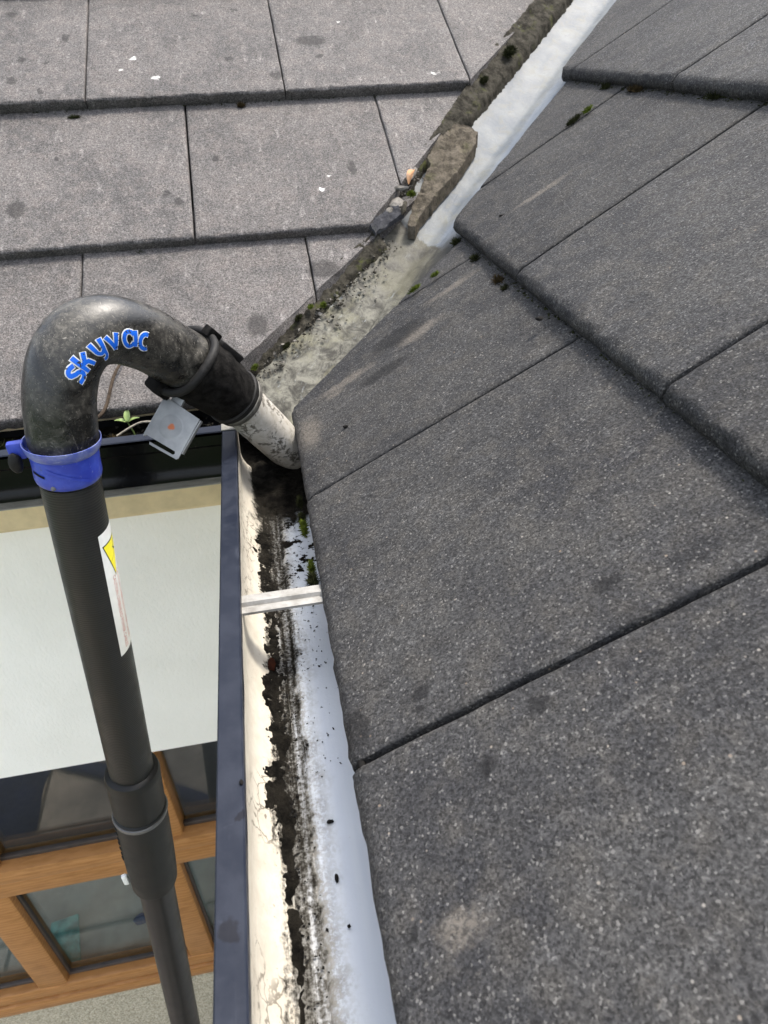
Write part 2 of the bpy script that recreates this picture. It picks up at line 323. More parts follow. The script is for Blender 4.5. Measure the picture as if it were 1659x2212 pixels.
M_CUFFRING = simple("cuff_ring", (0.075, 0.070, 0.060), 0.6, nscale=120.0, var=0.5, bump=0.2)
M_STRAP = simple("rubber_strap", (0.013, 0.0125, 0.012), 0.6, nscale=120.0, var=0.4, bump=0.3, bscale=400.0, spec=0.15)
def nozzle_mat():
    k = MT("nozzle_dirty_white"); p = k.pos()
    n1 = k.noise(p, 48.0, 5.0, 0.62, 0.8); n2 = k.noise(p, 170.0, 5.0, 0.72, 0.5)
    c = k.mix(k.rng(n1, 0.32, 0.66), (0.30, 0.28, 0.24), (0.42, 0.40, 0.36))
    c = k.mix(k.math('MULTIPLY', k.rng(n1, 0.48, 0.55), k.rng(n2, 0.42, 0.56)), c, (0.03, 0.025, 0.018))
    c = k.mix(k.math('MULTIPLY', k.rng(n2, 0.50, 0.66), 0.6), c, (0.17, 0.15, 0.12))
    return k.set(c, 0.45, k.bump(n2, 0.2, 0.0006), spec=0.4)
M_NOZ = nozzle_mat()
def plate_mat():
    k = MT("galvanised_plate"); p = k.obj(); x, y, z = k.sep(p)
    r = k.n("ShaderNodeVectorMath", {0: k.vadd(p, (0.001, -0.001, 0))}, operation='LENGTH').outputs["Value"]
    n = k.noise(p, 260.0, 4.0, 0.65); n2 = k.noise(p, 70.0, 3.0)
    c = k.mix(k.rng(n2, 0.3, 0.7), (0.22, 0.225, 0.228), (0.29, 0.295, 0.29))
    c = k.mix(k.math('MULTIPLY', k.rng(r, 0.0125, 0.010), 0.22), c, (0.165, 0.17, 0.165))
    rr = k.math('ADD', r, k.math('MULTIPLY', k.math('SUBTRACT', n, 0.5), 0.006))
    c = k.mix(k.rng(rr, 0.0042, 0.0022), c, (0.40, 0.12, 0.045))
    return k.set(c, 0.46, k.bump(k.rng(r, 0.0125, 0.0105), 0.4, 0.0008), metal=0.35, spec=0.5)
M_PLATE = plate_mat()
def decal_mat(name, col, wear):
    k = MT(name); p = k.pos()
    n = k.noise(p, 150.0, 5.0, 0.70, 0.3)
    c = k.mix(k.math('MULTIPLY', k.rng(n, 0.575, 0.60), wear), col, (0.022, 0.021, 0.019))
    c = k.mix(k.math('MULTIPLY', k.rng(k.noise(p, 700.0, 3.0), 0.55, 0.75), 0.18), c, tuple(v * 0.5 for v in col))
    return k.set(c, 0.38, spec=0.4)
M_LETBLUE = decal_mat("lettering_blue", (0.008, 0.115, 0.60), 1.0)
M_LETWHITE = decal_mat("lettering_white", (0.62, 0.63, 0.62), 0.9)
M_STICKER = simple("label_white", (0.74, 0.745, 0.72), 0.35, nscale=60.0, var=0.06)
M_STICKYEL = simple("label_yellow", (0.86, 0.77, 0.02), 0.35, nscale=60.0, var=0.05)
M_STICKBLK = simple("label_black", (0.02, 0.03, 0.02), 0.4)
M_STICKRED = simple("label_red_faded", (0.50, 0.20, 0.18), 0.4, nscale=200.0, var=0.2)
M_ALU = scratched("strap_aluminium", (0.25, 0.243, 0.225), (0.34, 0.33, 0.31), 0.5, 0.7, 70.0, 0.2, (0.10, 0.09, 0.075), 0.6)

# house materials
def render_mat():
    k = MT("smooth_render"); p = k.pos()
    n1 = k.noise(p, 7.0, 3.0, 0.5); n2 = k.noise(k.vscale(p, (1, 1, 0.5)), 180.0, 5.0, 0.65)
    c = k.mix(k.rng(n1, 0.3, 0.7), (0.84, 0.825, 0.77), (0.885, 0.87, 0.82))
    return k.set(c, 0.55, k.bump(n2, 0.6, 0.003), spec=0.3)
M_RENDER = render_mat()
def dash_mat():
    k = MT("pebbledash"); p = k.pos()
    v = k.voro(p, 190.0); c1 = k.sep(v.outputs["Color"])
    c = k.mix(c1[0], (0.38, 0.34, 0.25), (0.62, 0.57, 0.44))
    c = k.mix(k.rng(v.outputs["Distance"], 0.45, 0.75, 0.0, 0.5), c, (0.24, 0.21, 0.15))
    return k.set(c, 0.9, k.bump(k.math('SUBTRACT', 1.0, v.outputs["Distance"]), 0.9, 0.004), spec=0.2)
M_DASH = dash_mat()
M_BAND = simple("cream_tan", (0.66, 0.54, 0.33), 0.55, nscale=25.0, var=0.12, bump=0.05)
def oak_mat():
    k = MT("golden_oak_frame"); p = k.pos(); q = k.vscale(p, (2.0, 6.0, 9.0))
    g = k.n("ShaderNodeTexWave", {"Vector": q, "Scale": 3.0, "Distortion": 6.0, "Detail": 4.0, "Detail Scale": 2.0}, bands_direction='Z').outputs["Fac"]
    n = k.noise(k.vscale(p, (0.3, 1, 1.2)), 60.0, 5.0, 0.65)
    c = k.mix(k.rng(g, 0.1, 0.9), (0.33, 0.155, 0.050), (0.40, 0.195, 0.070))
    c = k.mix(k.math('MULTIPLY', k.rng(n, 0.45, 0.7), 0.5), c, (0.20, 0.085, 0.024))
    return k.set(c, 0.34, k.bump(n, 0.08, 0.001), spec=0.25)
M_OAK = oak_mat()
M_GASKET = simple("window_gasket", (0.05, 0.04, 0.035), 0.5)
def glass_mat():
    k = MT("window_glass")
    tr = k.n("ShaderNodeBsdfTransparent", {"Color": (0.86, 0.90, 0.89)}).outputs[0]
    gl = k.n("ShaderNodeBsdfGlossy", {"Color": (1, 1, 1), "Roughness": 0.0}).outputs[0]
    fc = k.n("ShaderNodeLayerWeight", {"Blend": 0.5}).outputs["Facing"]
    f = k.math('ADD', 0.058, k.math('MULTIPLY', k.math('POWER', fc, 5.0), 0.9), clamp=True)
    ms = k.n("ShaderNodeMixShader", {0: f, 1: tr, 2: gl}).outputs[0]
    k.t.links.new(ms, k.out.inputs[0]); return k.m
M_GLASS = glass_mat()
M_ROOM = simple("room_plaster", (0.13, 0.125, 0.115), 0.9)
M_ROOMFLOOR = simple("room_floor", (0.05, 0.045, 0.04), 0.8)
M_BOARD = simple("window_board", (0.40, 0.42, 0.385), 0.5, nscale=12.0, var=0.15)
M_TEAL = simple("teal_packet", (0.12, 0.42, 0.40), 0.4, nscale=30.0, var=0.35)
M_BLUETHING = simple("blue_cloth", (0.05, 0.09, 0.20), 0.8, nscale=60.0, var=0.3)
M_PAVE = simple("sandstone_paving", (0.40, 0.335, 0.26), 0.9, nscale=5.0, var=0.35, bump=0.5, bscale=90.0)
M_PAVEJ = simple("paving_joint", (0.12, 0.105, 0.08), 0.95)
M_LAWN = simple("lawn", (0.045, 0.075, 0.022), 0.95, nscale=6.0, var=0.5, bump=0.8, bscale=60.0)
M_REFLECTION_HOSE = simple("reflection_blue", (0.010, 0.016, 0.06), 0.5, nscale=30.0, var=0.3)
M_REFLECTION_SHEET = simple("reflection_navy", (0.010, 0.014, 0.035), 0.8, nscale=12.0, var=0.3, spec=0.1)
M_SHRUB = simple("shrub_leaf", (0.045, 0.085, 0.02), 0.7, nscale=30.0, var=0.5)
M_STEM = simple("shrub_stem", (0.09, 0.06, 0.035), 0.9)

# ------------------------------------------------------------------ mesh helpers
def link(name, me, mat, parent=None, smooth=True):
    if mat is not None: me.materials.append(mat)
    if smooth and len(me.polygons): me.polygons.foreach_set("use_smooth", [True] * len(me.polygons))
    o = bpy.data.objects.new(name, me); COL.objects.link(o)
    if parent is not None: o.parent = parent
    return o
def from_data(name, verts, faces, mat, parent=None, smooth=True, sharp=None):
    me = bpy.data.meshes.new(name); me.from_pydata([tuple(v) for v in verts], [], faces); me.validate(); me.update()
    bm = bmesh.new(); bm.from_mesh(me); bmesh.ops.recalc_face_normals(bm, faces=bm.faces); bm.to_mesh(me); bm.free()
    o = link(name, me, mat, parent, smooth)
    if smooth: me.set_sharp_from_angle(angle=R(sharp if sharp else 42))
    return o
def from_bm(name, bm, mat, parent=None, smooth=True, sharp=42):
    me = bpy.data.meshes.new(name); bmesh.ops.recalc_face_normals(bm, faces=bm.faces); bm.to_mesh(me); bm.free()
    o = link(name, me, mat, parent, smooth)
    if smooth: me.set_sharp_from_angle(angle=R(sharp))
    return o
def empty(name, loc=(0, 0, 0)):
    o = bpy.data.objects.new(name, None); o.location = loc; o.empty_display_size = 0.02; COL.objects.link(o); return o
def tag(o, label, cat, group=None, kind=None):
    if label: o["label"] = label
    if cat: o["category"] = cat
    if group: o["group"] = group
    if kind: o["kind"] = kind
    return o
def box(bm, x0, x1, y0, y1, z0, z1, bev=0.0):
    r = bmesh.ops.create_cube(bm, size=1.0)
    for v in r["verts"]:
        v.co = Vector(((x0 + x1) / 2 + v.co.x * (x1 - x0), (y0 + y1) / 2 + v.co.y * (y1 - y0), (z0 + z1) / 2 + v.co.z * (z1 - z0)))
    if bev: bmesh.ops.bevel(bm, geom=list({e for v in r["verts"] for e in v.link_edges}), offset=bev, segments=2, profile=0.5, affect='EDGES')
def boxo(name, b, mat, parent=None, bev=0.0):
    bm = bmesh.new(); box(bm, *b, bev=bev); return from_bm(name, bm, mat, parent)
def fbm(v, s, o=3):
    t = 0; a = 1; n = 0
    for i in range(o):
        t += a * noise.noise(Vector(v) * s); n += a; a *= 0.5; s *= 2.1
    return t / n
def frames(pts):
    n = len(pts); T = []
    for i in range(n):
        a = pts[max(0, i - 1)]; b = pts[min(n - 1, i + 1)]; T.append((b - a).normalized())
    up = Vector((0, 0, 1)) if abs(T[0].z) < 0.9 else Vector((0, 1, 0))
    U = (up - T[0] * up.dot(T[0])).normalized(); out = []
    for i in range(n):
        U = (U - T[i] * U.dot(T[i])).normalized(); out.append((T[i], U, T[i].cross(U).normalized()))
    return out
def catmull(P, n):
    P = [Vector(p) for p in P]; Q = [P[0] * 2 - P[1]] + P + [P[-1] * 2 - P[-2]]; out = []
    segs = len(P) - 1
    for i in range(n + 1):
        t = i / n * segs; k = min(int(t), segs - 1); f = t - k
        a, b, c, d = Q[k:k + 4]
        out.append(0.5 * ((2 * b) + (c - a) * f + (2 * a - 5 * b + 4 * c - d) * f * f + (3 * b - a - 3 * c + d) * f ** 3))
    return out
def loft(pts, radii, seg=32, cap=True, wob=0.0, ws=60.0):
    pts = [Vector(p) for p in pts]; F = frames(pts); V = []; Fc = []
    for (c, r, (t, u, w)) in zip(pts, radii, F):
        for j in range(seg):
            a = 2 * math.pi * j / seg; d = u * math.cos(a) + w * math.sin(a); q = c + d * r
            if wob: q += d * wob * noise.noise(q * ws)
            V.append(q)
    for i in range(len(pts) - 1):
        for j in range(seg):
            k = (j + 1) % seg
            Fc.append((i * seg + j, i * seg + k, (i + 1) * seg + k, (i + 1) * seg + j))
    if cap:
        Fc.append(tuple(range(seg))); Fc.append(tuple((len(pts) - 1) * seg + j for j in range(seg)))
    return V, Fc
def tube(name, pts, radii, mat, parent=None, seg=32, cap=True, wob=0.0, ws=60.0):
    if not isinstance(radii, (list, tuple)): radii = [radii] * len(pts)
    V, Fc = loft(pts, radii, seg, cap, wob, ws)
    return from_data(name, V, Fc, mat, parent)
def hollow(name, pts, ro, ri, mat, parent=None, seg=40):
    """thick tube wall; ro, ri lists"""
    pts = [Vector(p) for p in pts]
    V1, F1 = loft(pts, ro, seg, False); V2, F2 = loft(pts, ri, seg, False); n = len(V1)
    Fc = list(F1) + [tuple(i + n for i in reversed(f)) for f in F2]
    for base in (0, (len(pts) - 1) * seg):
        for j in range(seg):
            k = (j + 1) % seg; Fc.append((base + j, base + k, base + k + n, base + j + n))
    return from_data(name, V1 + V2, Fc, mat, parent)
def blob(name, c, r, mat, parent=None, amp=0.35, scale=None, sub=2, seed=0.0, flat=None):
    bm = bmesh.new(); bmesh.ops.create_icosphere(bm, subdivisions=sub, radius=1.0)
    rr = r if isinstance(r, (tuple, list)) else (r, r, r); sc = scale or 1.6
    for v in bm.verts:
        d = v.co.normalized(); k = 1 + amp * fbm(d + Vector((seed, seed * 1.7, 0)), sc, 3)
        v.co = Vector((d.x * rr[0] * k, d.y * rr[1] * k, d.z * rr[2] * k))
    o = from_bm(name, bm, mat, parent, True, 60); o.location = c
    return o
def moss(name, c, r, mat, n=90, seed=0):
    """uneven cushion with many tiny upright blades"""
    rnd = random.Random(seed); rr = r if isinstance(r, (tuple, list)) else (r, r, r); mean = (rr[0] * rr[1] * rr[2]) ** (1 / 3)
    bm = bmesh.new(); bmesh.ops.create_icosphere(bm, subdivisions=3, radius=1.0)
    for v in bm.verts:
        d = v.co.normalized(); k = 0.62 * (1 + 0.75 * fbm(d * 1.0 + Vector((seed, 0, seed)), 2.3, 4))
        v.co = Vector((d.x * rr[0] * k, d.y * rr[1] * k, d.z * rr[2] * k))
    for i in range(n * 3):
        d = Vector((rnd.gauss(0, 1), rnd.gauss(0, 1), rnd.gauss(0.25, 0.9))).normalized(); q = rnd.uniform(0.3, 0.8)
        b = Vector((d.x * rr[0], d.y * rr[1], d.z * rr[2])) * q
        L = mean * rnd.uniform(0.35, 0.85); w = L * 0.12
        d2 = (d + Vector((rnd.uniform(-.7, .7), rnd.uniform(-.7, .7), rnd.uniform(0, .8)))).normalized()
        t = d2.orthogonal().normalized(); t.rotate(Matrix.Rotation(rnd.uniform(0, 6.28), 3, d2))
        vs_ = [bm.verts.new(b + t * w), bm.verts.new(b - t * w), bm.verts.new(b + d2 * L), bm.verts.new(b + d2.cross(t) * w)]
        bm.faces.new((vs_[0], vs_[1], vs_[2])); bm.faces.new((vs_[1], vs_[3], vs_[2])); bm.faces.new((vs_[3], vs_[0], vs_[2]))
    o = from_bm(name, bm, mat, None, True, 60); o.location = c
    return o
def crumbs(name, spots, mat, label, cat, seed=0):
    """loose grit nobody could count: one mesh of small angular bits; spots = (point, size)"""
    rnd = random.Random(seed); V = []; F = []
    for P, sz in spots:
        k = len(V); ax_ = [Vector((rnd.gauss(0, 1), rnd.gauss(0, 1), rnd.gauss(0, 1))).normalized() for _ in range(6)]
        base = [Vector((1, 0, 0)), Vector((-1, 0, 0)), Vector((0, 1, 0)), Vector((0, -1, 0)), Vector((0, 0, 0.7)), Vector((0, 0, -0.7))]
        rot = Matrix.Rotation(rnd.uniform(0, 6.28), 3, 'Z') @ Matrix.Rotation(rnd.uniform(-.6, .6), 3, 'X'); st_ = Vector((rnd.uniform(.5, 1.5), rnd.uniform(.5, 1.2), rnd.uniform(.5, 1)))
        for b, a in zip(base, ax_):
            q = b + a * 0.35; V.append(Vector(P) + rot @ Vector((q.x * st_.x, q.y * st_.y, q.z * st_.z)) * sz)
        for f in ((0, 2, 4), (2, 1, 4), (1, 3, 4), (3, 0, 4), (2, 0, 5), (1, 2, 5), (3, 1, 5), (0, 3, 5)): F.append(tuple(k + x for x in f))
    o = from_data(name, V, F, mat, None, False); return tag(o, label, cat, None, "stuff")

# ------------------------------------------------------------------ roofs
TR = R(31.9455); TB = R(30.5975); ZB = -0.0038; G = 0.2968; T = 0.0166
class Slope:   # u across the roof, s up the slope, h off the surface
    def __init__(s, o, e_u, e_s): s.o = Vector(o); s.u = Vector(e_u); s.s = Vector(e_s); s.n = s.u.cross(s.s); s.n *= (1 if s.n.z > 0 else -1)
    def p(s, u, t, h): return s.o + s.u * u + s.s * t + s.n * h
SR = Slope((0, 0, 0), (0, 1, 0), (math.cos(TR), 0, math.sin(TR)))
SB = Slope((0, 0, ZB), (1, 0, 0), (0, math.cos(TB), math.sin(TB)))
VD = Vector((1 / math.tan(TR), 1 / math.tan(TB), 1)).normalized()
WD = Vector((-VD.y, VD.x, 0)).normalized(); VN = VD.cross(WD).normalized()
if VN.z < 0: VN = -VN

def make_tile(sl, u0, u1, nose, slen, mat, parent, shear=0.0, cut=None, seed=0, lift=0.0, rnose=0.0115):
    """one interlocking slab; cut = (uw_a, uw_b, keep_sign) line in valley coordinates"""
    rnd = random.Random(seed); gap = (0.0013 if sl is SR else 0.0008) + rnd.uniform(0, 0.0008); ua, ub = u0 + gap, u1 - gap
    tt = T + 0.003; r = rnose
    prof = []                                     # (s, h, tag)
    top_n = 22
    for i in range(top_n + 1):
        f = 1 - i / top_n; s_ = nose + r + (slen - r) * f ** 1.25
        prof.append((s_, -T * (s_ - nose) / G))
    for i in range(1, 7):
        a = i / 6 * math.pi / 2
        prof.append((nose + r - r * math.sin(a), -T * (r / G) - min(0.9 * r, 0.0105) * (1 - math.cos(a))))
    prof.append((nose + 0.0004, -tt * 0.75)); prof.append((nose + 0.0022, -tt))
    prof.append((nose + slen * 0.5, -tt - T * 0.5 * slen / G)); prof.append((nose + slen, -tt - T * slen / G))
    cols = [ua, ua + 0.0012, ua + 0.004]; k = 30
    cols += [ua + 0.008 + (ub - ua - 0.016) * i / k for i in range(k + 1)] + [ub - 0.004, ub - 0.0012, ub]
    V = []; np_ = len(prof)
    dz = rnd.uniform(-0.0007, 0.0007) + lift; dr = rnd.uniform(-0.0008, 0.0008); tilt = rnd.uniform(-0.0006, 0.0006)
    for ci, u in enumerate(cols):
        e = min(ci, len(cols) - 1 - ci); drop = (0.0016, 0.0005, 0.0)[e] if e < 3 else 0.0
        for pi, (s_, h) in enumerate(prof):
            uu = u + shear * (s_ - nose); hh = h + dz + tilt * (u - (u0 + u1) / 2) / 0.15
            if pi <= top_n + 3: hh -= drop
            P = sl.p(uu, s_ + dr, hh)
            q = P * 1.0
            near = 1.0 if top_n - 2 <= pi <= top_n + 8 else 0.0
            hh2 = 0.0005 * fbm(q, 22.0, 2) + near * (0.0016 * fbm(q + Vector((seed, 0, 0)), 130.0, 2) + 0.0014 * fbm(q, 420.0, 2))
            P = P + sl.n * hh2 + sl.s * near * (0.0018 * fbm(q + Vector((0, 9, 0)), 90.0, 2) + 0.0017 * fbm(q, 380.0, 2))
            if e == 0: P = P + sl.u * (0.0011 * fbm(q, 160.0, 2)) + sl.n * (0.0009 * fbm(q, 210.0, 2))
            V.append(P)
    Fc = []
    for c in range(len(cols) - 1):
        for j in range(np_):
            k2 = (j + 1) % np_
            Fc.append((c * np_ + j, c * np_ + k2, (c + 1) * np_ + k2, (c + 1) * np_ + j))
    Fc.append(tuple(range(np_))); Fc.append(tuple((len(cols) - 1) * np_ + j for j in range(np_)))
    bm = bmesh.new(); bv = [bm.verts.new(v) for v in V]
    for f in Fc: bm.faces.new([bv[i] for i in f])
    if cut:
        a, b, sign = cut
        A = VD * a[0] + WD * a[1]; B = VD * b[0] + WD * b[1]; d = B - A
        nrm = Vector((-d.y, d.x, 0)).normalized()
        if nrm.dot(WD) < 0: nrm = -nrm
        nrm *= sign
        res = bmesh.ops.bisect_plane(bm, geom=bm.verts[:] + bm.edges[:] + bm.faces[:], plane_co=A, plane_no=nrm, clear_outer=True)
        if not bm.faces: bm.free(); return None
        ed = [e for e in bm.edges if e.is_boundary]
        if ed: bmesh.ops.holes_fill(bm, edges=ed, sides=0)
        for v in bm.verts:
            if abs((v.co - A).dot(nrm)) < 1e-4:
                v.co += nrm * (0.0016 * fbm(v.co, 60.0, 2) + 0.0014 * fbm(v.co, 240.0, 2))
    cen = sl.p((u0 + u1) / 2, nose, 0)
    for v in bm.verts: v.co -= cen
    o = from_bm("roof_tile", bm, mat, parent, True, 50); o.location = cen
    return o

roof_r = tag(empty("roof_slope", (0, 0, 0)), "tiled roof slope, shade painted into its darker tiles, filling the right of the picture above the gutter", "roof")
roof_b = tag(empty("roof_slope", (0, 0, 0)), "grey tiled roof slope, light painted into its paler tiles, at the back left behind the pole", "roof")
# right slope: courses (nose position up the slope, joint offset, shear, cut line)
RROWS = [(-0.0098, -0.1915, -0.037, ((-0.015, 0.007), (0.30, -0.060), 1)), (0.2862, -0.0465, 0.05, ((0.343, -0.040), (0.706, -0.046), 1)),
         (0.5830, 0.143, 0.0, ((0.753, -0.033), (0.993, -0.029), 1)), (0.8798, -0.05, 0.0, ((1.08, -0.03), (1.4, -0.03), 1)), (1.1766, 0.10, 0.0, ((1.4, -0.03), (1.8, -0.03), 1))]
sd = 100
for ri, (nose, off, sh, cut) in enumerate(RROWS):
    for k in range(-5, 6):
        u0 = off + 0.3 * k
        if u0 > (nose + 0.4) * 0.90 + 0.05 or u0 < -1.42: continue
        sd += 1
        make_tile(SR, u0, u0 + 0.3, nose, 0.36, M_TILE_R, roof_r, sh, cut if u0 + 0.33 > nose * 0.8 - 0.1 else None, sd)
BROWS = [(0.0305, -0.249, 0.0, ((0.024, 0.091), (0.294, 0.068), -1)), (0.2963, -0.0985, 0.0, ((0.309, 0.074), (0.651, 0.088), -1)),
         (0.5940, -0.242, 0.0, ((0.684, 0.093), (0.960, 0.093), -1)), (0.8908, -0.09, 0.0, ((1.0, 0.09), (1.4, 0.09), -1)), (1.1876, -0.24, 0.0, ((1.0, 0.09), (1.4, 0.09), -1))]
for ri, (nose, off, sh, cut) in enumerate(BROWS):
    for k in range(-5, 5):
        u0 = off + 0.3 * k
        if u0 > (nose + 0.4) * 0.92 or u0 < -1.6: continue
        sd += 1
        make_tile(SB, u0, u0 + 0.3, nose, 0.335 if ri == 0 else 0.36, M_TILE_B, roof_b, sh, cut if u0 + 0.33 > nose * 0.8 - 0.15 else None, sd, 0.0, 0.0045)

def deck(sl, parent, sgn, u_lo, d0=-0.058, th=0.02):
    a = [sl.p(u_lo, 0.03, d0), sl.p(0.03, 0.03, d0), sl.p(1.42 * 0.9, 1.45, d0), sl.p(u_lo, 1.45, d0)]
    b = [p - sl.n * th for p in a]
    from_data("underlay_board", a + b, [(0, 1, 2, 3), (7, 6, 5, 4), (0, 4, 5, 1), (1, 5, 6, 2), (2, 6, 7, 3), (3, 7, 4, 0)], M_UNDER, parent, False)
deck(SR, roof_r, 1, -1.4); deck(SB, roof_b, 1, -1.6)

# ------------------------------------------------------------------ valley liner and mortar (u along, w across)
VMW = Matrix((VD, WD, VN)).transposed().to_4x4(); VMI = VMW.inverted()
nR = SR.n; nB = SB.n; dB = nB.dot(Vector((0, 0, ZB)))
def trough(u, w, d):          # point on the folded sheet lying d off the roof planes
    # solve z at plan point of (u,w)
    base = VD * u + WD * w
    zr = (d - nR.x * base.x - nR.y * base.y) / nR.z
    zb = (d + dB - nB.x * base.x - nB.y * base.y) / nB.z
    k = 0.006
    m = max(zr, zb); z = m + k * math.log(math.exp((zr - m) / k) + math.exp((zb - m) / k)) * 0.6
    return Vector((base.x, base.y, z))
def valley_sheet():
    V = []; F = []; nu, nw = 110, 30
    for i in range(nu + 1):
        u = -0.035 + 1.5 * i / nu
        for j in range(nw + 1):
            w = -0.085 + 0.205 * j / nw
            P = trough(u, w, -0.026)
            rib = 0.0035 * math.exp(-((w + 0.004) / 0.0022) ** 2)
            P.z += rib + 0.0012 * fbm((u, w, 0), 30.0, 3) + 0.0006 * fbm((u, w, 3), 110.0, 2)
            V.append(VMI @ P)
    for i in range(nu):
        for j in range(nw):
            a = i * (nw + 1) + j; F.append((a, a + 1, a + nw + 2, a + nw + 1))
    n = len(V); off = VMI.to_3x3() @ Vector((0, 0, -0.003))
    V += [v + off for v in V]; F += [tuple(x + n for x in reversed(f)) for f in F]
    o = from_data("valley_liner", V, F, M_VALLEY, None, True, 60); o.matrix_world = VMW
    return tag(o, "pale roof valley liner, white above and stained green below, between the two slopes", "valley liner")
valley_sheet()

def ridge(name, rows, mat, label, cat, seed=0, base=-0.03, nw=14, rough=0.0030, group=None):
    """lumpy strip: rows = (u, w0, w1, h0, h1) with h off the roof surface"""
    V = []; F = []; n = len(rows)
    fine = []
    for i in range(n - 1):
        a, b = rows[i], rows[i + 1]; k = max(2, int(abs(b[0] - a[0]) / 0.0035))
        for t in range(k): fine.append([x + (y - x) * t / k for x, y in zip(a, b)])
    fine.append(list(rows[-1])); m = len(fine)
    for u, w0, w1, h0, h1 in fine:
        w0 += 0.005 * fbm((u, seed, 1.0), 60.0, 3) + 0.003 * fbm((u, seed, 8.0), 260.0, 2); w1 += 0.002 * fbm((u, seed, 5.0), 60.0, 2)
        for j in range(nw + 1):
            f = j / nw; w = w0 + (w1 - w0) * f; h = h0 + (h1 - h0) * f
            edge = min(1.0, f / 0.14)
            h = base + (h - base) * math.sqrt(max(0, 1 - (1 - edge) ** 2))
            h += rough * fbm((u, w, seed), 55.0, 4) * (0.3 + 0.7 * edge) + rough * 0.4 * fbm((u, w, seed + 3), 260.0, 2)
            V.append(trough(u, w, h))
    for i in range(m - 1):
        for j in range(nw):
            a = i * (nw + 1) + j; F.append((a, a + 1, a + nw + 2, a + nw + 1))
    N = len(V); V += [Vector((v.x, v.y, v.z)) - Vector((0, 0, 0.012)) for v in V]
    F += [tuple(x + N for x in reversed(f)) for f in F]
    rim = [i * (nw + 1) for i in range(m)]
    for a, b in zip(rim, rim[1:]): F.append((a, b, b + N, a + N))
    rim2 = [i * (nw + 1) + nw for i in range(m)]
    for a, b in zip(rim2, rim2[1:]): F.append((b, a, a + N, b + N))
    for b0 in (0, (m - 1) * (nw + 1)):
        for j in range(nw): F.append((b0 + j, b0 + j + 1, b0 + j + 1 + N, b0 + j + N))
    o = from_data(name, V, F, mat, None, True, 65)
    return tag(o, label, cat, group)
ridge("mortar_bedding", [(0.335, 0.068, 0.085, -0.020, -0.012), (0.42, 0.074, 0.088, -0.019, -0.011), (0.50, 0.078, 0.090, -0.016, -0.009), (0.570, 0.078, 0.092, -0.013, -0.007), (0.598, 0.074, 0.094, -0.014, -0.007), (0.618, 0.065, 0.095, -0.015, -0.007),
      (0.673, 0.063, 0.098, -0.014, -0.006), (0.755, 0.061, 0.102, -0.013, -0.006), (0.875, 0.060, 0.102, -0.013, -0.006), (1.03, 0.060, 0.102, -0.013, -0.006), (1.25, 0.06, 0.10, -0.013, -0.006)], M_MORTAR,
      "long dark mossy mortar strip along the upper left edge of the valley", "mortar", 1, -0.03, 16, 0.0045)
ridge("mortar_bedding", [(0.012, 0.086, 0.104, -0.024, -0.017), (0.047, 0.081, 0.101, -0.022, -0.014), (0.102, 0.074, 0.097, -0.022, -0.013),
      (0.151, 0.066, 0.093, -0.023, -0.014), (0.205, 0.062, 0.089, -0.023, -0.014), (0.254, 0.059, 0.081, -0.021, -0.013), (0.318, 0.050, 0.071, -0.019, -0.012)], M_MORTAR,
      "crumbling dark mortar edging the stained lower valley behind the nozzle", "mortar", 4, -0.034, 18, 0.0085)
def slab(name, poly, h, th, mat, label, cat, seed):
    """loose thick slab: polygon in (u, w), grid-cut and roughened"""
    bm = bmesh.new(); vs_ = [bm.verts.new((u, w, 0)) for u, w in poly]; bm.faces.new(vs_)
    us = [p[0] for p in poly]; ws = [p[1] for p in poly]
    st = 0.004; x = min(us) + st
    while x < max(us):
        bmesh.ops.bisect_plane(bm, geom=bm.verts[:] + bm.edges[:] + bm.faces[:], plane_co=(x, 0, 0), plane_no=(1, 0, 0)); x += st
    y = min(ws) + st
    while y < max(ws):
        bmesh.ops.bisect_plane(bm, geom=bm.verts[:] + bm.edges[:] + bm.faces[:], plane_co=(0, y, 0), plane_no=(0, 1, 0)); y += st
    top = bm.faces[:]
    ex = bmesh.ops.extrude_face_region(bm, geom=top)
    nv = {v for v in ex["geom"] if isinstance(v, bmesh.types.BMVert)}
    for v in bm.verts:
        u, w = v.co.x, v.co.y; b = any(e.is_boundary or len({f.normal.z > 0.5 for f in e.link_faces}) > 1 for e in v.link_edges)
        u += 0.0032 * fbm((u, w, seed), 90.0, 3); w += 0.0030 * fbm((u, w, seed + 7), 110.0, 3)
        hh = h + (0.0030 * fbm((u, w, seed), 45.0, 4) - 0.0030 * max(0.0, 0.16 - abs(fbm((u * 0.6, w, seed + 2), 70.0, 2))) / 0.16 + 0.0012 * fbm((u, w, seed + 5), 380.0, 2)) if v in nv else h - th
        v.co = trough(u, w, hh)
    o = from_bm(name, bm, mat, None, True, 24)
    return tag(o, label, cat)
slab("mortar_slab", [(0.583, 0.072), (0.590, 0.055), (0.585, 0.037), (0.563, 0.029), (0.491, 0.026), (0.437, 0.028), (0.378, 0.030), (0.357, 0.026),
     (0.352, 0.036), (0.385, 0.046), (0.42, 0.052), (0.445, 0.058), (0.463, 0.062), (0.476, 0.062), (0.484, 0.073), (0.53, 0.079)], -0.006, 0.017, M_CHUNK,
     "loose brown broken mortar slab lying in the white valley liner", "mortar slab", 2.0)
slab("slate_shard", [(0.312, 0.080), (0.368, 0.064), (0.360, 0.046), (0.305, 0.062)], -0.002, 0.006, M_SHARD,
     "small dark grey tile shard at the corner of the middle course beside the valley", "tile shard", 5.0)
rnd = random.Random(5)
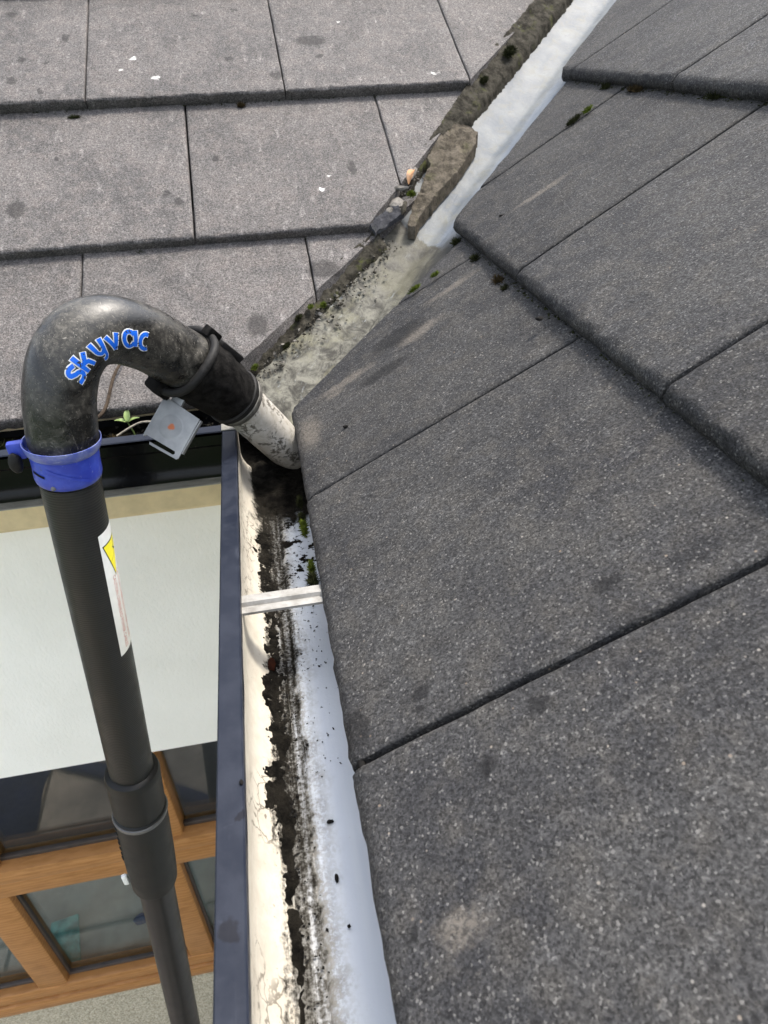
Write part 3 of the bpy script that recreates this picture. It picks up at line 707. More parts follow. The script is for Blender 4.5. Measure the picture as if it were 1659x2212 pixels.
RUBL = ["largest pale grey rubble lump below the dead leaf in the valley", "pale stick of mortar rubble just under the dead leaf", "small grey rubble crumb beside the tile shard in the valley",
        "dark narrow mortar stick standing at the foot of the loose slab", "pale mortar crumb sitting above the black hole by the loose slab"]
for i, (u, w, h, r) in enumerate([(0.372, 0.066, -0.006, (.013, .011, .0035)), (0.398, 0.073, -0.003, (.004, .013, .003)), (0.352, 0.066, -0.004, (.007, .005, .003)),
                                 (0.368, 0.050, -0.002, (.016, .0035, .004)), (0.436, 0.073, -0.004, (.017, .005, .003))]):
    o = blob("rubble_lump", (0, 0, 0), r, M_RUBBLE if i != 3 else M_MORTAR, None, 0.5, 2.2, 3, i * 3.1)
    o.matrix_world = Matrix.Translation(trough(u, w, h)) @ VMW.to_3x3().to_4x4() @ Matrix.Rotation(rnd.uniform(-.4, .4), 4, 'Z')
    tag(o, RUBL[i], "rubble")
def leaf_mesh(name, L, wd, mat, curl=0.4, parent=None):
    V = []; F = []; n = 10
    for i in range(n + 1):
        t = i / n; w = wd * math.sin(math.pi * min(1, t * 0.96 + 0.02)) ** 0.8 * (1 - 0.3 * t)
        z = curl * L * (t - t * t) * 2 * 0.5
        for j in (-1, -0.5, 0, 0.5, 1): V.append((t * L, j * w, z + abs(j) * w * 0.45))
    for i in range(n):
        for j in range(4): a = i * 5 + j; F.append((a, a + 1, a + 6, a + 5))
    N = len(V); V += [(x, y, z - 0.0004) for x, y, z in V]; F += [tuple(q + N for q in reversed(f)) for f in F]
    return from_data(name, V, F, mat, parent, True, 60)
o = leaf_mesh("dead_leaf", 0.034, 0.0062, M_LEAFDEAD, 0.8)
o.matrix_world = Matrix.Translation(trough(0.400, 0.060, 0.006)) @ Matrix.Rotation(R(62), 4, 'Z') @ Matrix.Rotation(R(-24), 4, 'Y')
tag(o, "curled orange brown dead leaf caught beside the loose mortar slab", "leaf")

# ------------------------------------------------------------------ gutters
LX, LY, LZ = -0.0836, -0.0455, 0.005    # outer face of the two runs, top of the lip
# section measured inwards from the outer face: (d, z)
OUTER = [(0.0, 0.0050), (0.0, -0.0110), (0.0035, -0.0150), (0.0040, -0.0330), (0.0020, -0.0420), (-0.0015, -0.0480), (-0.0015, -0.0520), (0.0060, -0.0560),
         (0.0130, -0.0680), (0.0240, -0.0770), (0.1240, -0.0790)]
INNER = [(0.0160, -0.0040), (0.0155, -0.0180), (0.0150, -0.0330), (0.0165, -0.0430), (0.0200, -0.0520), (0.0250, -0.0600), (0.0310, -0.0660), (0.0370, -0.0690), (0.0430, -0.0705),
         (0.0490, -0.0710), (0.0515, -0.0690), (0.0540, -0.0682), (0.0600, -0.0690), (0.0800, -0.0690), (0.1000, -0.0685), (0.1180, -0.0680), (0.1220, -0.0640), (0.1230, -0.0300)]
LIP = [(0.0, 0.0010), (0.0, 0.0042), (0.0010, 0.0052), (0.0148, 0.0052), (0.0160, 0.0042), (0.0160, -0.0040), (0.0135, -0.0050), (0.0020, -0.0020)]
def sweep(name, sec, axis, a0, a1, n, mat, parent, closed=False, mitre=True, wob=0.0):
    """sweep a section along the right run ('y') or the back run ('x'); the far end is mitred at the corner"""
    V = []; F = []; m = len(sec)
    for i in range(n + 1):
        f = i / n
        for d, z in sec:
            end = (LY + d) if axis == 'y' else (LX + d)
            a = a0 + ((end if mitre else a1) - a0) * f
            w = wob * fbm((a * 1.0, d * 4, 2.0), 14.0, 2)
            P = (LX + d + w, a, z) if axis == 'y' else (a, LY + d + w, z)
            V.append(P)
    for i in range(n):
        for j in range(m if closed else m - 1):
            k = (j + 1) % m; F.append((i * m + j, i * m + k, (i + 1) * m + k, (i + 1) * m + j))
    return V, F, m, n
def gutter(axis, a0, label, inner_mat):
    g = tag(empty("rain_gutter", (LX, LY, -0.08)), label, "gutter")
    inv = Matrix.Translation((-LX, -LY, 0.08))
    def mk(name, sec, mat, n, closed, wob=0.0, thick=None):
        V, F, m, nn = sweep(name, sec, axis, a0, 0, n, mat, g, closed, True, wob)
        if closed: F += [tuple(range(m)), tuple(nn * m + j for j in range(m))]
        o = from_data(name, V, F, mat, g, True, 35); o.matrix_parent_inverse = Matrix.Translation((LX, LY, -0.08)).inverted()
        return o
    mk("lip", LIP, M_LIP, 60, True)
    mk("outer_face", [(d, z - 0.001 if z > 0 else z) for d, z in OUTER], M_FASCIA_BLACK, 24, False)
    mk("channel", INNER, inner_mat, 160, False, 0.0016)
    return g
gut_r = gutter('y', -1.35, "gutter under the dark right slope, cream and white inside with black sludge", M_GUT)
gut_b = gutter('x', -1.55, "black fronted gutter under the pale back slope, filled with soil", M_GUTB)
# pale worn sealant at the mitre
bm = bmesh.new(); box(bm, LX - 0.0008, LX + 0.0155, LY - 0.0008, LY + 0.0155, 0.0049, 0.0066, 0.0007)
for v in bm.verts: v.co += Vector((1, 1, 0.4)) * 0.0008 * fbm(v.co, 200.0, 2)
o = from_bm("corner_sealant", bm, M_LIPWORN, gut_b); o.matrix_parent_inverse = Matrix.Translation((LX, LY, -0.08)).inverted()
# strap across the right gutter
sx0, sx1, sy0, sy1 = LX + 0.0155, 0.030, -0.3385, -0.3145
prof = [(0.0, 0.0), (0.0, 0.0035), (0.0065, 0.0035), (0.0085, 0.0010), (0.0105, 0.0010), (0.0125, 0.0055), (0.0150, 0.0055), (0.0165, 0.0035), (0.0240, 0.0035), (0.0240, 0.0), (0.0225, -0.0015), (0.0015, -0.0015)]
V = []; F = []; m = len(prof)
for i in range(13):
    f = i / 12; x = sx0 + (sx1 - sx0) * f
    for q, (dy, dz) in enumerate(prof): V.append((x, sy0 + 0.002 + dy * 0.88 + 0.0045 * f - 0.001, -0.0085 + dz * 0.7 - 0.004 * f))
for i in range(12):
    for j in range(m): k = (j + 1) % m; F.append((i * m + j, i * m + k, (i + 1) * m + k, (i + 1) * m + j))
F += [tuple(range(m)), tuple(12 * m + j for j in range(m))]
o = from_data("support_strap", V, F, M_ALU, gut_r, True, 25); o.matrix_parent_inverse = Matrix.Translation((LX, LY, -0.08)).inverted()
o["label"] = "ridged pale metal strap across the gutter"

# soil filling the back gutter
V = []; F = []; nx, ny = 190, 16
for i in range(nx + 1):
    x = -1.5 + (1.5 - 0.075) * i / nx
    for j in range(ny + 1):
        y = LY + 0.0165 + 0.098 * j / ny
        z = -0.028 + 0.010 * fbm((x, y, 0), 28.0, 4) + 0.004 * fbm((x, y, 5), 140.0, 3) - 0.01 * (1 - j / ny) - max(0, (x + 0.12)) * 0.6
        V.append((x, y, z))
for i in range(nx):
    for j in range(ny): a = i * (ny + 1) + j; F.append((a, a + 1, a + ny + 2, a + ny + 1))
o = from_data("gutter_soil", V, F, M_SOIL, None, True, 60)
tag(o, "black soil and debris filling the back gutter", "soil", None, "stuff")
# sludge heap in the inner corner
V = []; F = []
for i in range(41):
    x = -0.068 + 0.11 * i / 40
    for j in range(51):
        y = -0.20 + 0.24 * j / 50
        f = max(0, min(1, (y + 0.145) / 0.09)); z = -0.0775 + 0.018 * f + 0.007 * fbm((x, y, 9), 50.0, 4) * (0.4 + f)
        V.append((x, y, z))
for i in range(40):
    for j in range(50): a = i * 51 + j; F.append((a, a + 1, a + 52, a + 51))
tag(from_data("gutter_sludge", V, F, M_SLUDGE, None, True, 60), "wet black sludge in the gutter corner beneath the nozzle", "sludge", None, "stuff")

V = []; F = []; nx, ny = 26, 300
def floor_z(x):
    d = x - LX
    for (a, za), (b, zb_) in zip(INNER, INNER[1:]):
        if a <= d <= b: return za + (zb_ - za) * (d - a) / max(1e-6, b - a)
    return -0.069
for i in range(nx + 1):
    x = -0.0625 + 0.030 * i / nx
    for j in range(ny + 1):
        y = -0.70 + 0.55 * j / ny
        mid = -0.0500 + 0.006 * fbm((y, 3.0, 0), 9.0, 2); hw_ = 0.0068 + 0.004 * fbm((y, 7.0, 0), 14.0, 3) - 0.0042 * max(0.0, min(1.0, (-0.47 - y) / 0.1))
        e = 1 - abs(x - mid) / max(0.001, hw_)
        h = 0.0016 * e + 0.0034 * fbm((x, y * 0.55, 2.0), 95.0, 4) + 0.0016 * fbm((x, y, 4.0), 330.0, 2) - 0.0004
        V.append((x, y, floor_z(x) + min(0.004, h) if h > -0.002 else floor_z(x) - 0.002))
for i in range(nx):
    for j in range(ny): a = i * (ny + 1) + j; F.append((a, a + 1, a + ny + 2, a + ny + 1))
tag(from_data("gutter_sludge", V, F, M_SLUDGE, None, True, 60), "ragged black sludge line along the right gutter floor", "sludge", None, "stuff")

# fascia boards behind the gutters
boxo_r = boxo("fascia_board", (0.041, 0.060, -1.4, 0.062, -0.17, -0.020), M_BAND, None, 0.002)
tag(boxo_r, "cream fascia board hidden behind the gutter of the dark right slope", "fascia board")
boxo_b = boxo("fascia_board", (-1.6, 0.0405, 0.079, 0.098, -0.17, -0.012), M_BAND, None, 0.002)
tag(boxo_b, "cream fascia board behind the soil filled back gutter", "fascia board")

# ------------------------------------------------------------------ house wall with window
WY = 0.160; FY = 0.200; PY = 0.225
XA, XB = -2.1, 0.24; ZH = -0.775; ZS = -1.803
house = tag(empty("house_wall", (-0.6, WY, -2.45)), "white rendered house wall with oak window below the back gutter", "wall")
def hp(o): o.matrix_parent_inverse = Matrix.Translation((-0.6, WY, -2.45)).inverted(); return o
hp(boxo("render_panel", (XA, XB, WY, WY + 0.16, ZH, -0.2185), M_RENDER, house))
hp(boxo("tan_band", (XA, XB, WY - 0.010, WY + 0.15, -0.2185, -0.10), M_BAND, house, 0.002))  # tan band along the top of the wall
hp(boxo("pebbledash_panel", (XA, XB, FY - 0.002, FY + 0.16, -2.45, ZS), M_DASH, house))
WX0, WX1 = -1.75, 0.02
hp(boxo("reveal_panel", (XA, WX0, FY - 0.001, FY + 0.15, ZS, ZH), M_RENDER, house)); hp(boxo("reveal_panel", (WX1, XB, FY - 0.001, FY + 0.15, ZS, ZH), M_RENDER, house))
win = hp(boxo("window", (WX0, WX1, FY + 0.051, FY + 0.075, -0.806, ZH - 0.001), M_OAK, house)); win["label"] = "golden oak framed window with small panes"
def bar(name, x0, x1, z0, z1, y0=FY - 0.006, y1=FY + 0.05, bev=0.009):
    o = boxo(name, (x0, x1, y0, y1, z0, z1), M_OAK, win, bev); return o
# vertical mullions, transom, sill rail and head rail
mulls = [(-0.400, -0.357), (-0.853, -0.775), (-1.30, -1.225), (-1.75, -1.69), (-0.03, 0.02)]
mulls_up = {(-0.853, -0.775): (-0.80, -0.757)}
for a, b in mulls:
    a2, b2 = mulls_up.get((a, b), (a, b))
    bar("mullion", a2, b2, -1.150, ZH)
    if (a, b) == (-0.400, -0.357): a, b = -0.455, -0.388
    bar("mullion", a, b, -1.760, -1.215)
edges_up = sorted([mulls_up.get(m_, m_) for m_ in mulls]); edges_lo = sorted([(-0.455, -0.388) if m_ == (-0.400, -0.357) else m_ for m_ in mulls])
hp_z = [(-1.178, -1.122), (-1.240, -1.180)]
bar("transom", WX0 + 0.001, WX1 - 0.001, -1.174, -1.122, FY - 0.018, FY + 0.049, 0.014)
bar("transom", WX0 + 0.001, WX1 - 0.001, -1.240, -1.177, FY - 0.008, FY + 0.049, 0.008)
bar("bottom_rail", WX0 + 0.001, WX1 - 0.001, -1.752, -1.700, FY - 0.010, FY + 0.049, 0.010)
bar("bottom_rail", WX0 - 0.001, WX1 + 0.001, -1.803, -1.753, FY - 0.016, FY + 0.049, 0.008)
bar("head_rail", WX0 + 0.001, WX1 - 0.001, -0.806, ZH + 0.0, FY - 0.004, FY + 0.049, 0.006)
for (l, r_) in zip(edges_up, edges_up[1:]):
    x0, x1 = l[1], r_[0]
    boxo("pane", (x0 - 0.004, x1 + 0.004, PY, PY + 0.006, -1.130, -0.802), M_GLASS, win)
    boxo("gasket", (x0 - 0.002, x1 + 0.002, PY - 0.012, PY - 0.001, -1.127, -1.110), M_GASKET, win, 0.002)
for (l, r_) in zip(edges_lo, edges_lo[1:]):
    x0, x1 = l[1], r_[0]
    boxo("pane", (x0 - 0.004, x1 + 0.004, PY, PY + 0.006, -1.708, -1.236), M_GLASS, win)
    boxo("gasket", (x0 - 0.002, x1 + 0.002, PY - 0.012, PY - 0.001, -1.705, -1.690), M_GASKET, win, 0.002)
    boxo("gasket", (x0 - 0.001, x0 + 0.007, PY - 0.012, PY - 0.001, -1.689, -1.242), M_GASKET, win, 0.002)
# the room behind
def st(o): o["kind"] = "structure"; return o
room = bmesh.new()
st(boxo("room_floor", (-2.1, 0.24, 0.37, 2.6, -2.5, -2.45), M_ROOMFLOOR)); st(boxo("room_wall", (-2.1, 0.24, 2.6, 2.7, -2.45, -2.2), M_ROOM)); st(boxo("room_wall", (-2.1, 0.24, 2.6, 2.7, -0.72, -0.5), M_ROOM))  # unseen far wall; wide gap added to let daylight into the room
st(boxo("room_ceiling", (-2.1, 0.24, 0.33, 2.6, -0.6, -0.5), M_ROOM)); st(boxo("room_wall", (-2.2, -2.1, 0.33, 2.7, -2.5, -0.2), M_ROOM)); st(boxo("room_wall", (0.24, 0.34, 0.30, 2.7, -2.5, -0.25), M_ROOM))
room.free()
o = boxo("window_board", (-1.74, 0.01, PY + 0.012, 0.62, -1.785, -1.750), M_BOARD, None, 0.004)
tag(o, "grey window board inside behind the lower panes", "window board")
bm = bmesh.new(); box(bm, -0.040, 0.040, -0.006, 0.006, 0.0, 0.135, 0.003)
for v in bm.verts:
    f = v.co.z / 0.135; v.co.y *= (1.0 + 1.6 * math.sin(math.pi * min(1, f)) * 0.8); v.co.x *= 1.08 - 0.14 * f
o = from_bm("teal_packet", bm, M_TEAL); o.location = (-0.806, 0.252, -1.740); o.rotation_euler = (R(-87), 0, R(9))
tag(o, "teal packet lying on the window board behind the glass", "packet")
o = blob("blue_cloth", (-0.606, 0.345, -1.742), (0.024, 0.016, 0.007), M_BLUETHING, None, 0.4, 1.6, 3, 2.0); tag(o, "small blue cloth on the window board behind the pole", "cloth")

# side wing wall under the right slope, ground, patio
o = boxo("house_wall", (0.14, 0.24, -1.6, 0.155, -2.45, -0.12), M_RENDER); tag(o, "side wing wall beneath the dark right slope, hidden under its gutter", "wall")
bm = bmesh.new(); bmesh.ops.create_grid(bm, x_segments=1, y_segments=1, size=60.0)
g_ = from_bm("ground", bm, M_LAWN); g_.location = (0, 0, -2.475); st(g_)
pat = st(boxo("patio", (-4.2, 0.14, -3.6, FY - 0.003, -2.52, -2.458), M_PAVEJ))
rnd = random.Random(3); y = 0.19
slab_me = None
for r_ in range(8):
    dy = 0.46; x = -4.2 + rnd.uniform(0, 0.25)
    while x < 0.0:
        dx = rnd.choice((0.3, 0.45, 0.6))
        x1 = min(x + dx, 0.138)
        o = boxo("paving_slab", (x + 0.008, x1 - 0.008, y - dy + 0.016, y, -2.459, -2.446 + rnd.uniform(-.003, .003)), M_PAVE, pat, 0.004)
        x += dx
    y -= dy
reflection_hosep = catmull([(-0.42, -0.60, -2.41), (-0.68, -0.76, -2.41), (-0.98, -0.92, -2.41), (-1.35, -1.16, -2.41), (-1.30, -1.65, -2.41), (-0.5, -1.9, -2.41), (-1.2, -2.6, -2.41)], 60)
o = tube("reflection_hose", reflection_hosep, 0.036, M_REFLECTION_HOSE, None, 14); tag(o, "dark blue hose shape added on the patio only for a blue reflection in the window", "hose")  # out of view, added to put blue stripes into the window reflection
V = []; F = []
for i in range(41):
    for j in range(31):
        x = -2.05 + 0.75 * i / 40; y = -1.15 + 0.62 * j / 30; e = min(1, min(i, 40 - i) / 4, min(j, 30 - j) / 4)
        V.append((x + 0.05 * fbm((x, y, 1), 3.0, 2), y + 0.05 * fbm((x, y, 7), 3.0, 2), -2.437 + e * (0.035 + 0.05 * abs(fbm((x, y, 0), 6.0, 3)))))
for i in range(40):
    for j in range(30): a = i * 31 + j; F.append((a, a + 1, a + 32, a + 31))
tag(from_data("reflection_sheet", V, F, M_REFLECTION_SHEET, None, True, 60), "crumpled dark navy sheet added on the patio only to darken the window reflection", "sheet")  # unseen sheet, added to darken the reflection in the panes
for i, (x, y_, s_) in enumerate([(-0.98, -1.22, 0.16), (-0.15, -1.0, 0.22)]):
    e = tag(empty("shrub", (x, y_, -2.45)), ["small green shrub reflected in the upper window pane", "larger green shrub reflected beside the right mullion"][i], "shrub", "shrubs beside the patio")
    tube("stem", [(0, 0, 0), (0.02, 0, s_ * 0.6), (0, 0.03, s_ * 1.2)], [0.02, 0.014, 0.005], M_STEM, e, 8)
    V = []; F = []; rn = random.Random(i)
    for q in range(1400):
        d = Vector((rn.gauss(0, 1), rn.gauss(0, 1), rn.gauss(0, 1))).normalized() * s_ * rn.uniform(0.35, 1.0) ** 0.5
        c = d + Vector((0, 0, s_ * 1.0)); a = Vector((rn.gauss(0, 1), rn.gauss(0, 1), rn.gauss(0, 1))).normalized(); b = a.orthogonal().normalized()
        L = 0.028; k = len(V); V += [c - a * L, c + b * L * 0.5, c + a * L, c - b * L * 0.5]; F.append((k, k + 1, k + 2, k + 3))
    me = bpy.data.meshes.new("crown"); me.from_pydata([tuple(v) for v in V], [], F); link("crown", me, M_SHRUB, e, False)

# ------------------------------------------------------------------ the gutter vacuum pole
pole = tag(empty("gutter_vacuum_pole", (-0.33, -0.2, -2.45)), "black gutter vacuum pole with worn curved head, blue clamp and dirty white nozzle", "vacuum pole")
PI0 = Matrix.Translation((-0.33, -0.2, -2.45)).inverted()
def pp(o): o.parent = pole; o.matrix_parent_inverse = PI0; return o
A0 = Vector((-0.2105, -0.1867, 0.027)); AX = (Vector((-0.2484, -0.1916, -0.34)) - A0).normalized()
def ax(L): return A0 + AX * L
def aobj(o):   # give a part of the straight pole its own axis-aligned origin so its texture follows the tube
    return o
def straight(name, Ls, rs, mat, seg=40, cap=True):
    """lathe along the pole axis; object z runs along the tube"""
    z = -AX; x = Vector((1, 0, 0)); x = (x - z * x.dot(z)).normalized(); y = z.cross(x)
    Mw = Matrix((x, y, z)).transposed().to_4x4(); Mw.translation = A0
    pts = [Vector((0, 0, -L)) for L in Ls]; V, Fc = loft(pts, rs, seg, cap)
    o = from_data(name, V, Fc, mat, None, True, 35); o.parent = pole; o.matrix_parent_inverse = PI0; o.matrix_basis = Mw
    return o
straight("upper_tube", [-0.02, 0.405], [0.0255, 0.0255], M_CARBON)
straight("joint_sleeve", [0.385, 0.388, 0.395, 0.40, 0.455, 0.462, 0.464, 0.56, 0.60, 0.628, 0.634, 0.634], [0.0262, 0.031, 0.0325, 0.0320, 0.0318, 0.0305, 0.0325, 0.0325, 0.0318, 0.0305, 0.0290, 0.0245], M_SLEEVE)
straight("sleeve_ring", [0.4655, 0.4665, 0.469, 0.4715, 0.4725], [0.0322, 0.0337, 0.0342, 0.0337, 0.0322], M_RING)
straight("lower_tube", [0.60, 2.42], [0.0238, 0.0238], M_TUBE2)
# little raised marks on the sleeve
zz = -AX; xx = (Vector((1, 0, 0)) - zz * zz.x).normalized(); yy = zz.cross(xx)
def ring_pt(L, ang, r): return ax(L) + xx * (math.cos(ang) * r) + yy * (math.sin(ang) * r)
for i in range(7):
    bm = bmesh.new(); box(bm, -.0012, .0012, -.0022, .0022, -.003 + .001 * (i % 2), .003 - .0012 * (i % 3), 0.0006)
    o = from_bm("raised_mark", bm, M_SLEEVE); q = ring_pt(0.482 + 0.011 * i, R(205), 0.0327)
    o.matrix_world = Matrix.Translation(q) @ Matrix.Rotation(R(205), 4, 'Z'); pp(o)
bm = bmesh.new(); box(bm, -.004, .004, -.003, .003, -.011, .011, 0.0025); o = from_bm("locking_pin", bm, M_STICKER); o.matrix_world = Matrix.Translation(ring_pt(0.606, R(196), 0.036)); pp(o)
# blue clamp
def clampz(h): return ax(0.027 - h)        # h = height on the axis
straight("clamp_collar", [-0.054, -0.052, -0.046, -0.038, -0.027, -0.0235, -0.022], [0.0270, 0.0282, 0.0280, 0.0278, 0.0280, 0.0272, 0.0260], M_BLUE, 56)
rim = hollow("clamp_rim", [ax(-0.049), ax(-0.052), ax(-0.057), ax(-0.0595)], [0.0280, 0.0305, 0.0318, 0.0320], [0.0262, 0.0288, 0.0303, 0.0312], M_BLUERIM, None, 56); pp(rim)
bm = bmesh.new(); box(bm, -.010, .004, -.004, .004, -.008, .008, 0.002); o = from_bm("clamp_ear", bm, M_BLUE); o.matrix_world = Matrix.Translation(ring_pt(-0.052, R(186), 0.033)) @ Matrix.Rotation(R(6), 4, 'Z'); pp(o)
o = blob("clamp_knob", ring_pt(-0.043, R(196), 0.0385), (0.0055, 0.0050, 0.0095), M_STRAP, None, 0.18, 1.2, 3, 1.0); pp(o)
def band_strip(name, L0, L1, a0, a1, r, mat, na=20, nl=8, slant=0.0):
    V = []; F = []
    for i in range(nl + 1):
        L = L0 + (L1 - L0) * i / nl
        for j in range(na + 1): a = a0 + (a1 - a0) * j / na; V.append(ring_pt(L + slant * j / na, a, r))
    for i in range(nl):
        for j in range(na): k = i * (na + 1) + j; F.append((k, k + 1, k + na + 2, k + na + 1))
    o = from_data(name, V, F, mat, None, True, 60); return pp(o)
band_strip("clamp_slot", -0.0385, -0.0362, R(215), R(243), 0.02835, M_CRUMB, 10, 2, 0.002)
band_strip("clamp_rib", -0.044, -0.041, R(250), R(318), 0.0284, M_BLUERIM, 16, 2, 0.014).data.materials[0] = M_BLUE
o = blob("clamp_rivet", ring_pt(-0.026, R(255), 0.0279), 0.0022, M_RING, None, 0.0, 1.0, 2); pp(o)
# warning label wrapped on the tube
LBR = 0.02566
band_strip("warning_label", 0.032, 0.183, R(315), R(385), LBR, M_STICKER, 16, 30, -0.006)
def on_label(V2, F2, name, mat, r):
    """map flat (a = angle in radians, L) vertices to the tube"""
    V = [ring_pt(L, a, r) for a, L in V2]; return pp(from_data(name, V, F2, mat, None, False))
tri = [(R(320), 0.045), (R(375), 0.041), (R(347), 0.086)]
def subtri(T3, n):
    V = []; idx = {}; F = []
    for i in range(n + 1):
        for j in range(n + 1 - i):
            a = i / n; b = j / n; c = 1 - a - b
            idx[i, j] = len(V); V.append(tuple(T3[0][q] * c + T3[1][q] * a + T3[2][q] * b for q in (0, 1)))
    for i in range(n):
        for j in range(n - i):
            F.append((idx[i, j], idx[i + 1, j], idx[i, j + 1]))
            if i + j < n - 1: F.append((idx[i + 1, j], idx[i + 1, j + 1], idx[i, j + 1]))
    return V, F
def shrink(T3, k):
    c = [sum(t[q] for t in T3) / 3 for q in (0, 1)]; return [tuple(c[q] + (t[q] - c[q]) * k for q in (0, 1)) for t in T3]
on_label(*subtri(tri, 10), "warning_triangle", M_STICKBLK, LBR + 0.00012)
on_label(*subtri(shrink(tri, 0.90), 10), "warning_triangle", M_STICKYEL, LBR + 0.00024)
bolt = [((352, 0.0465), (340, 0.0535)), ((340, 0.0535), (349, 0.0575)), ((349, 0.0575), (326, 0.0665))]
V2 = []; F2 = []
for (a0, l0), (a1, l1) in bolt:
    for i in range(6):
        f0, f1 = i / 6, (i + 1) / 6; k = len(V2)
        for f in (f0, f1):
            a = R(a0 + (a1 - a0) * f); l = l0 + (l1 - l0) * f; V2 += [(a - R(1.6), l + 0.0004), (a + R(1.6), l - 0.0004)]
        F2.append((k, k + 1, k + 3, k + 2))
V2 = [(a + R(12), l) for a, l in V2]
on_label(V2, F2, "warning_bolt", M_STICKBLK, LBR + 0.00036)
def text_mesh(body, size):
    cu = bpy.data.curves.new("warning_text", 'FONT'); cu.body = body; cu.size = size; cu.resolution_u = 2
    ob = bpy.data.objects.new("warning_text", cu); COL.objects.link(ob)
    dg = bpy.context.evaluated_depsgraph_get(); me = bpy.data.meshes.new_from_object(ob.evaluated_get(dg))
    V = [v.co.copy() for v in me.vertices]; F = [tuple(p.vertices) for p in me.polygons]
    bpy.data.objects.remove(ob); bpy.data.meshes.remove(me); return V, F
for body, a0, L0, L1 in (("CAUTION OVERHEAD POWER CABLES", 333, 0.083, 0.176), ("CAUTION OVERHEAD POWER CABLES", 351, 0.080, 0.170)):
    V, F = text_mesh(body, 1.0); w = max(v.x for v in V); sc = (L1 - L0) / w
    V2 = [(R(a0) + (-v.y * sc * 1.25 + 0.0) / LBR * -1.0, L0 + v.x * sc) for v in V]
    on_label(V2, F, "warning_text", M_STICKRED, LBR + 0.00015)

# gooseneck
GP = [(-0.2085, -0.1851, 0.046), (-0.2055, -0.1827, 0.0750), (-0.2018, -0.1795, 0.100), (-0.1968, -0.1756, 0.1235), (-0.1868, -0.1675, 0.1475), (-0.1709, -0.1546, 0.1618), (-0.1512, -0.1386, 0.1602),
      (-0.1295, -0.1210, 0.1444), (-0.1106, -0.1056, 0.1226), (-0.0936, -0.0919, 0.1022), (-0.0800, -0.0808, 0.0850)]
gc = catmull(GP, 64); GR = 0.0290
gn = tube("gooseneck", gc, [GR * (0.90 + 0.10 * min(1, i / 10)) for i in range(65)], M_GOOSE, None, 48, True, 0.0004, 40.0); pp(gn)
# lettering: letters drawn as strokes in (x along, y up), wrapped on the bend
GF = frames(gc); cumul = [0.0]
for a, b in zip(gc, gc[1:]): cumul.append(cumul[-1] + (b - a).length)
CAMP = Vector((-0.0203, -0.7436, 0.3579))
def goose_pt(s_, v, r):
    """s_ = arc length along the centreline, v = distance round the tube from the line nearest the viewer, up the back = +"""
    i = 0
    while i < 63 and cumul[i + 1] < s_: i += 1
    f = (s_ - cumul[i]) / (cumul[i + 1] - cumul[i]); c = gc[i].lerp(gc[i + 1], f); t = GF[i][0].lerp(GF[i + 1][0], f).normalized()
    side = Vector((0.63, -0.7766, 0.0)); side = (side - t * side.dot(t)).normalized(); up = side.cross(t).normalized()
    if up.z < 0 and t.x > 0.3: up = -up
    up = t.cross(side) * -1.0; up = (up if up.dot(Vector((-0.3, -0.2, 1))) > 0 else -up).normalized()
    a = v / r; return c + side * (math.cos(a) * r) + up * (math.sin(a) * r)
def arc(cx, cy, rx_, ry_, a0, a1, n=12): return [(cx + rx_ * math.cos(R(a0 + (a1 - a0) * i / n)), cy + ry_ * math.sin(R(a0 + (a1 - a0) * i / n))) for i in range(n + 1)]
LET = {'s': [[(0.58, 0.78)] + arc(0.34, 0.66, 0.20, 0.18, 60, 200, 8) + [(0.34, 0.46)] + arc(0.34, 0.25, 0.24, 0.20, 60, -100, 10) + [(0.06, 0.08)]],
       'k': [[(0.14, 1.12), (0.12, 0.06)], [(0.62, 0.92), (0.40, 0.58), (0.22, 0.46)], [(0.30, 0.52), (0.52, 0.44), (0.66, 0.08)]],
       'y': [[(0.12, 0.95), (0.14, 0.55)] + arc(0.36, 0.48, 0.22, 0.28, 190, 330, 8), [(0.60, 0.95), (0.60, 0.30)] + arc(0.36, 0.02, 0.26, 0.24, 20, -110, 8)],
       'v': [[(0.06, 0.92), (0.34, 0.12)], [(0.34, 0.12), (0.62, 0.94)]],
       'a': [arc(0.34, 0.47, 0.30, 0.38, 30, 330, 18), [(0.68, 0.88), (0.70, 0.06)]],
       'c': [arc(0.40, 0.46, 0.32, 0.38, 70, 300, 16)]}
LPOS = {'s': (0.1003, 0.0051, 0.959, -0.282, 0.276, 0.961, 0.33, 0.46), 'k': (0.1119, 0.0029, 0.969, -0.247, 0.191, 0.982, 0.38, 0.58), 'y': (0.1269, -0.0033, 0.987, -0.162, 0.041, 0.999, 0.36, 0.36),
        'v': (0.1417, -0.0023, 1.0, 0.028, -0.148, 0.989, 0.34, 0.53), 'a': (0.1574, -0.0016, 0.996, 0.093, -0.160, 0.987, 0.37, 0.47), 'c': (0.1720, -0.0020, 0.997, 0.071, -0.103, 0.995, 0.36, 0.46)}
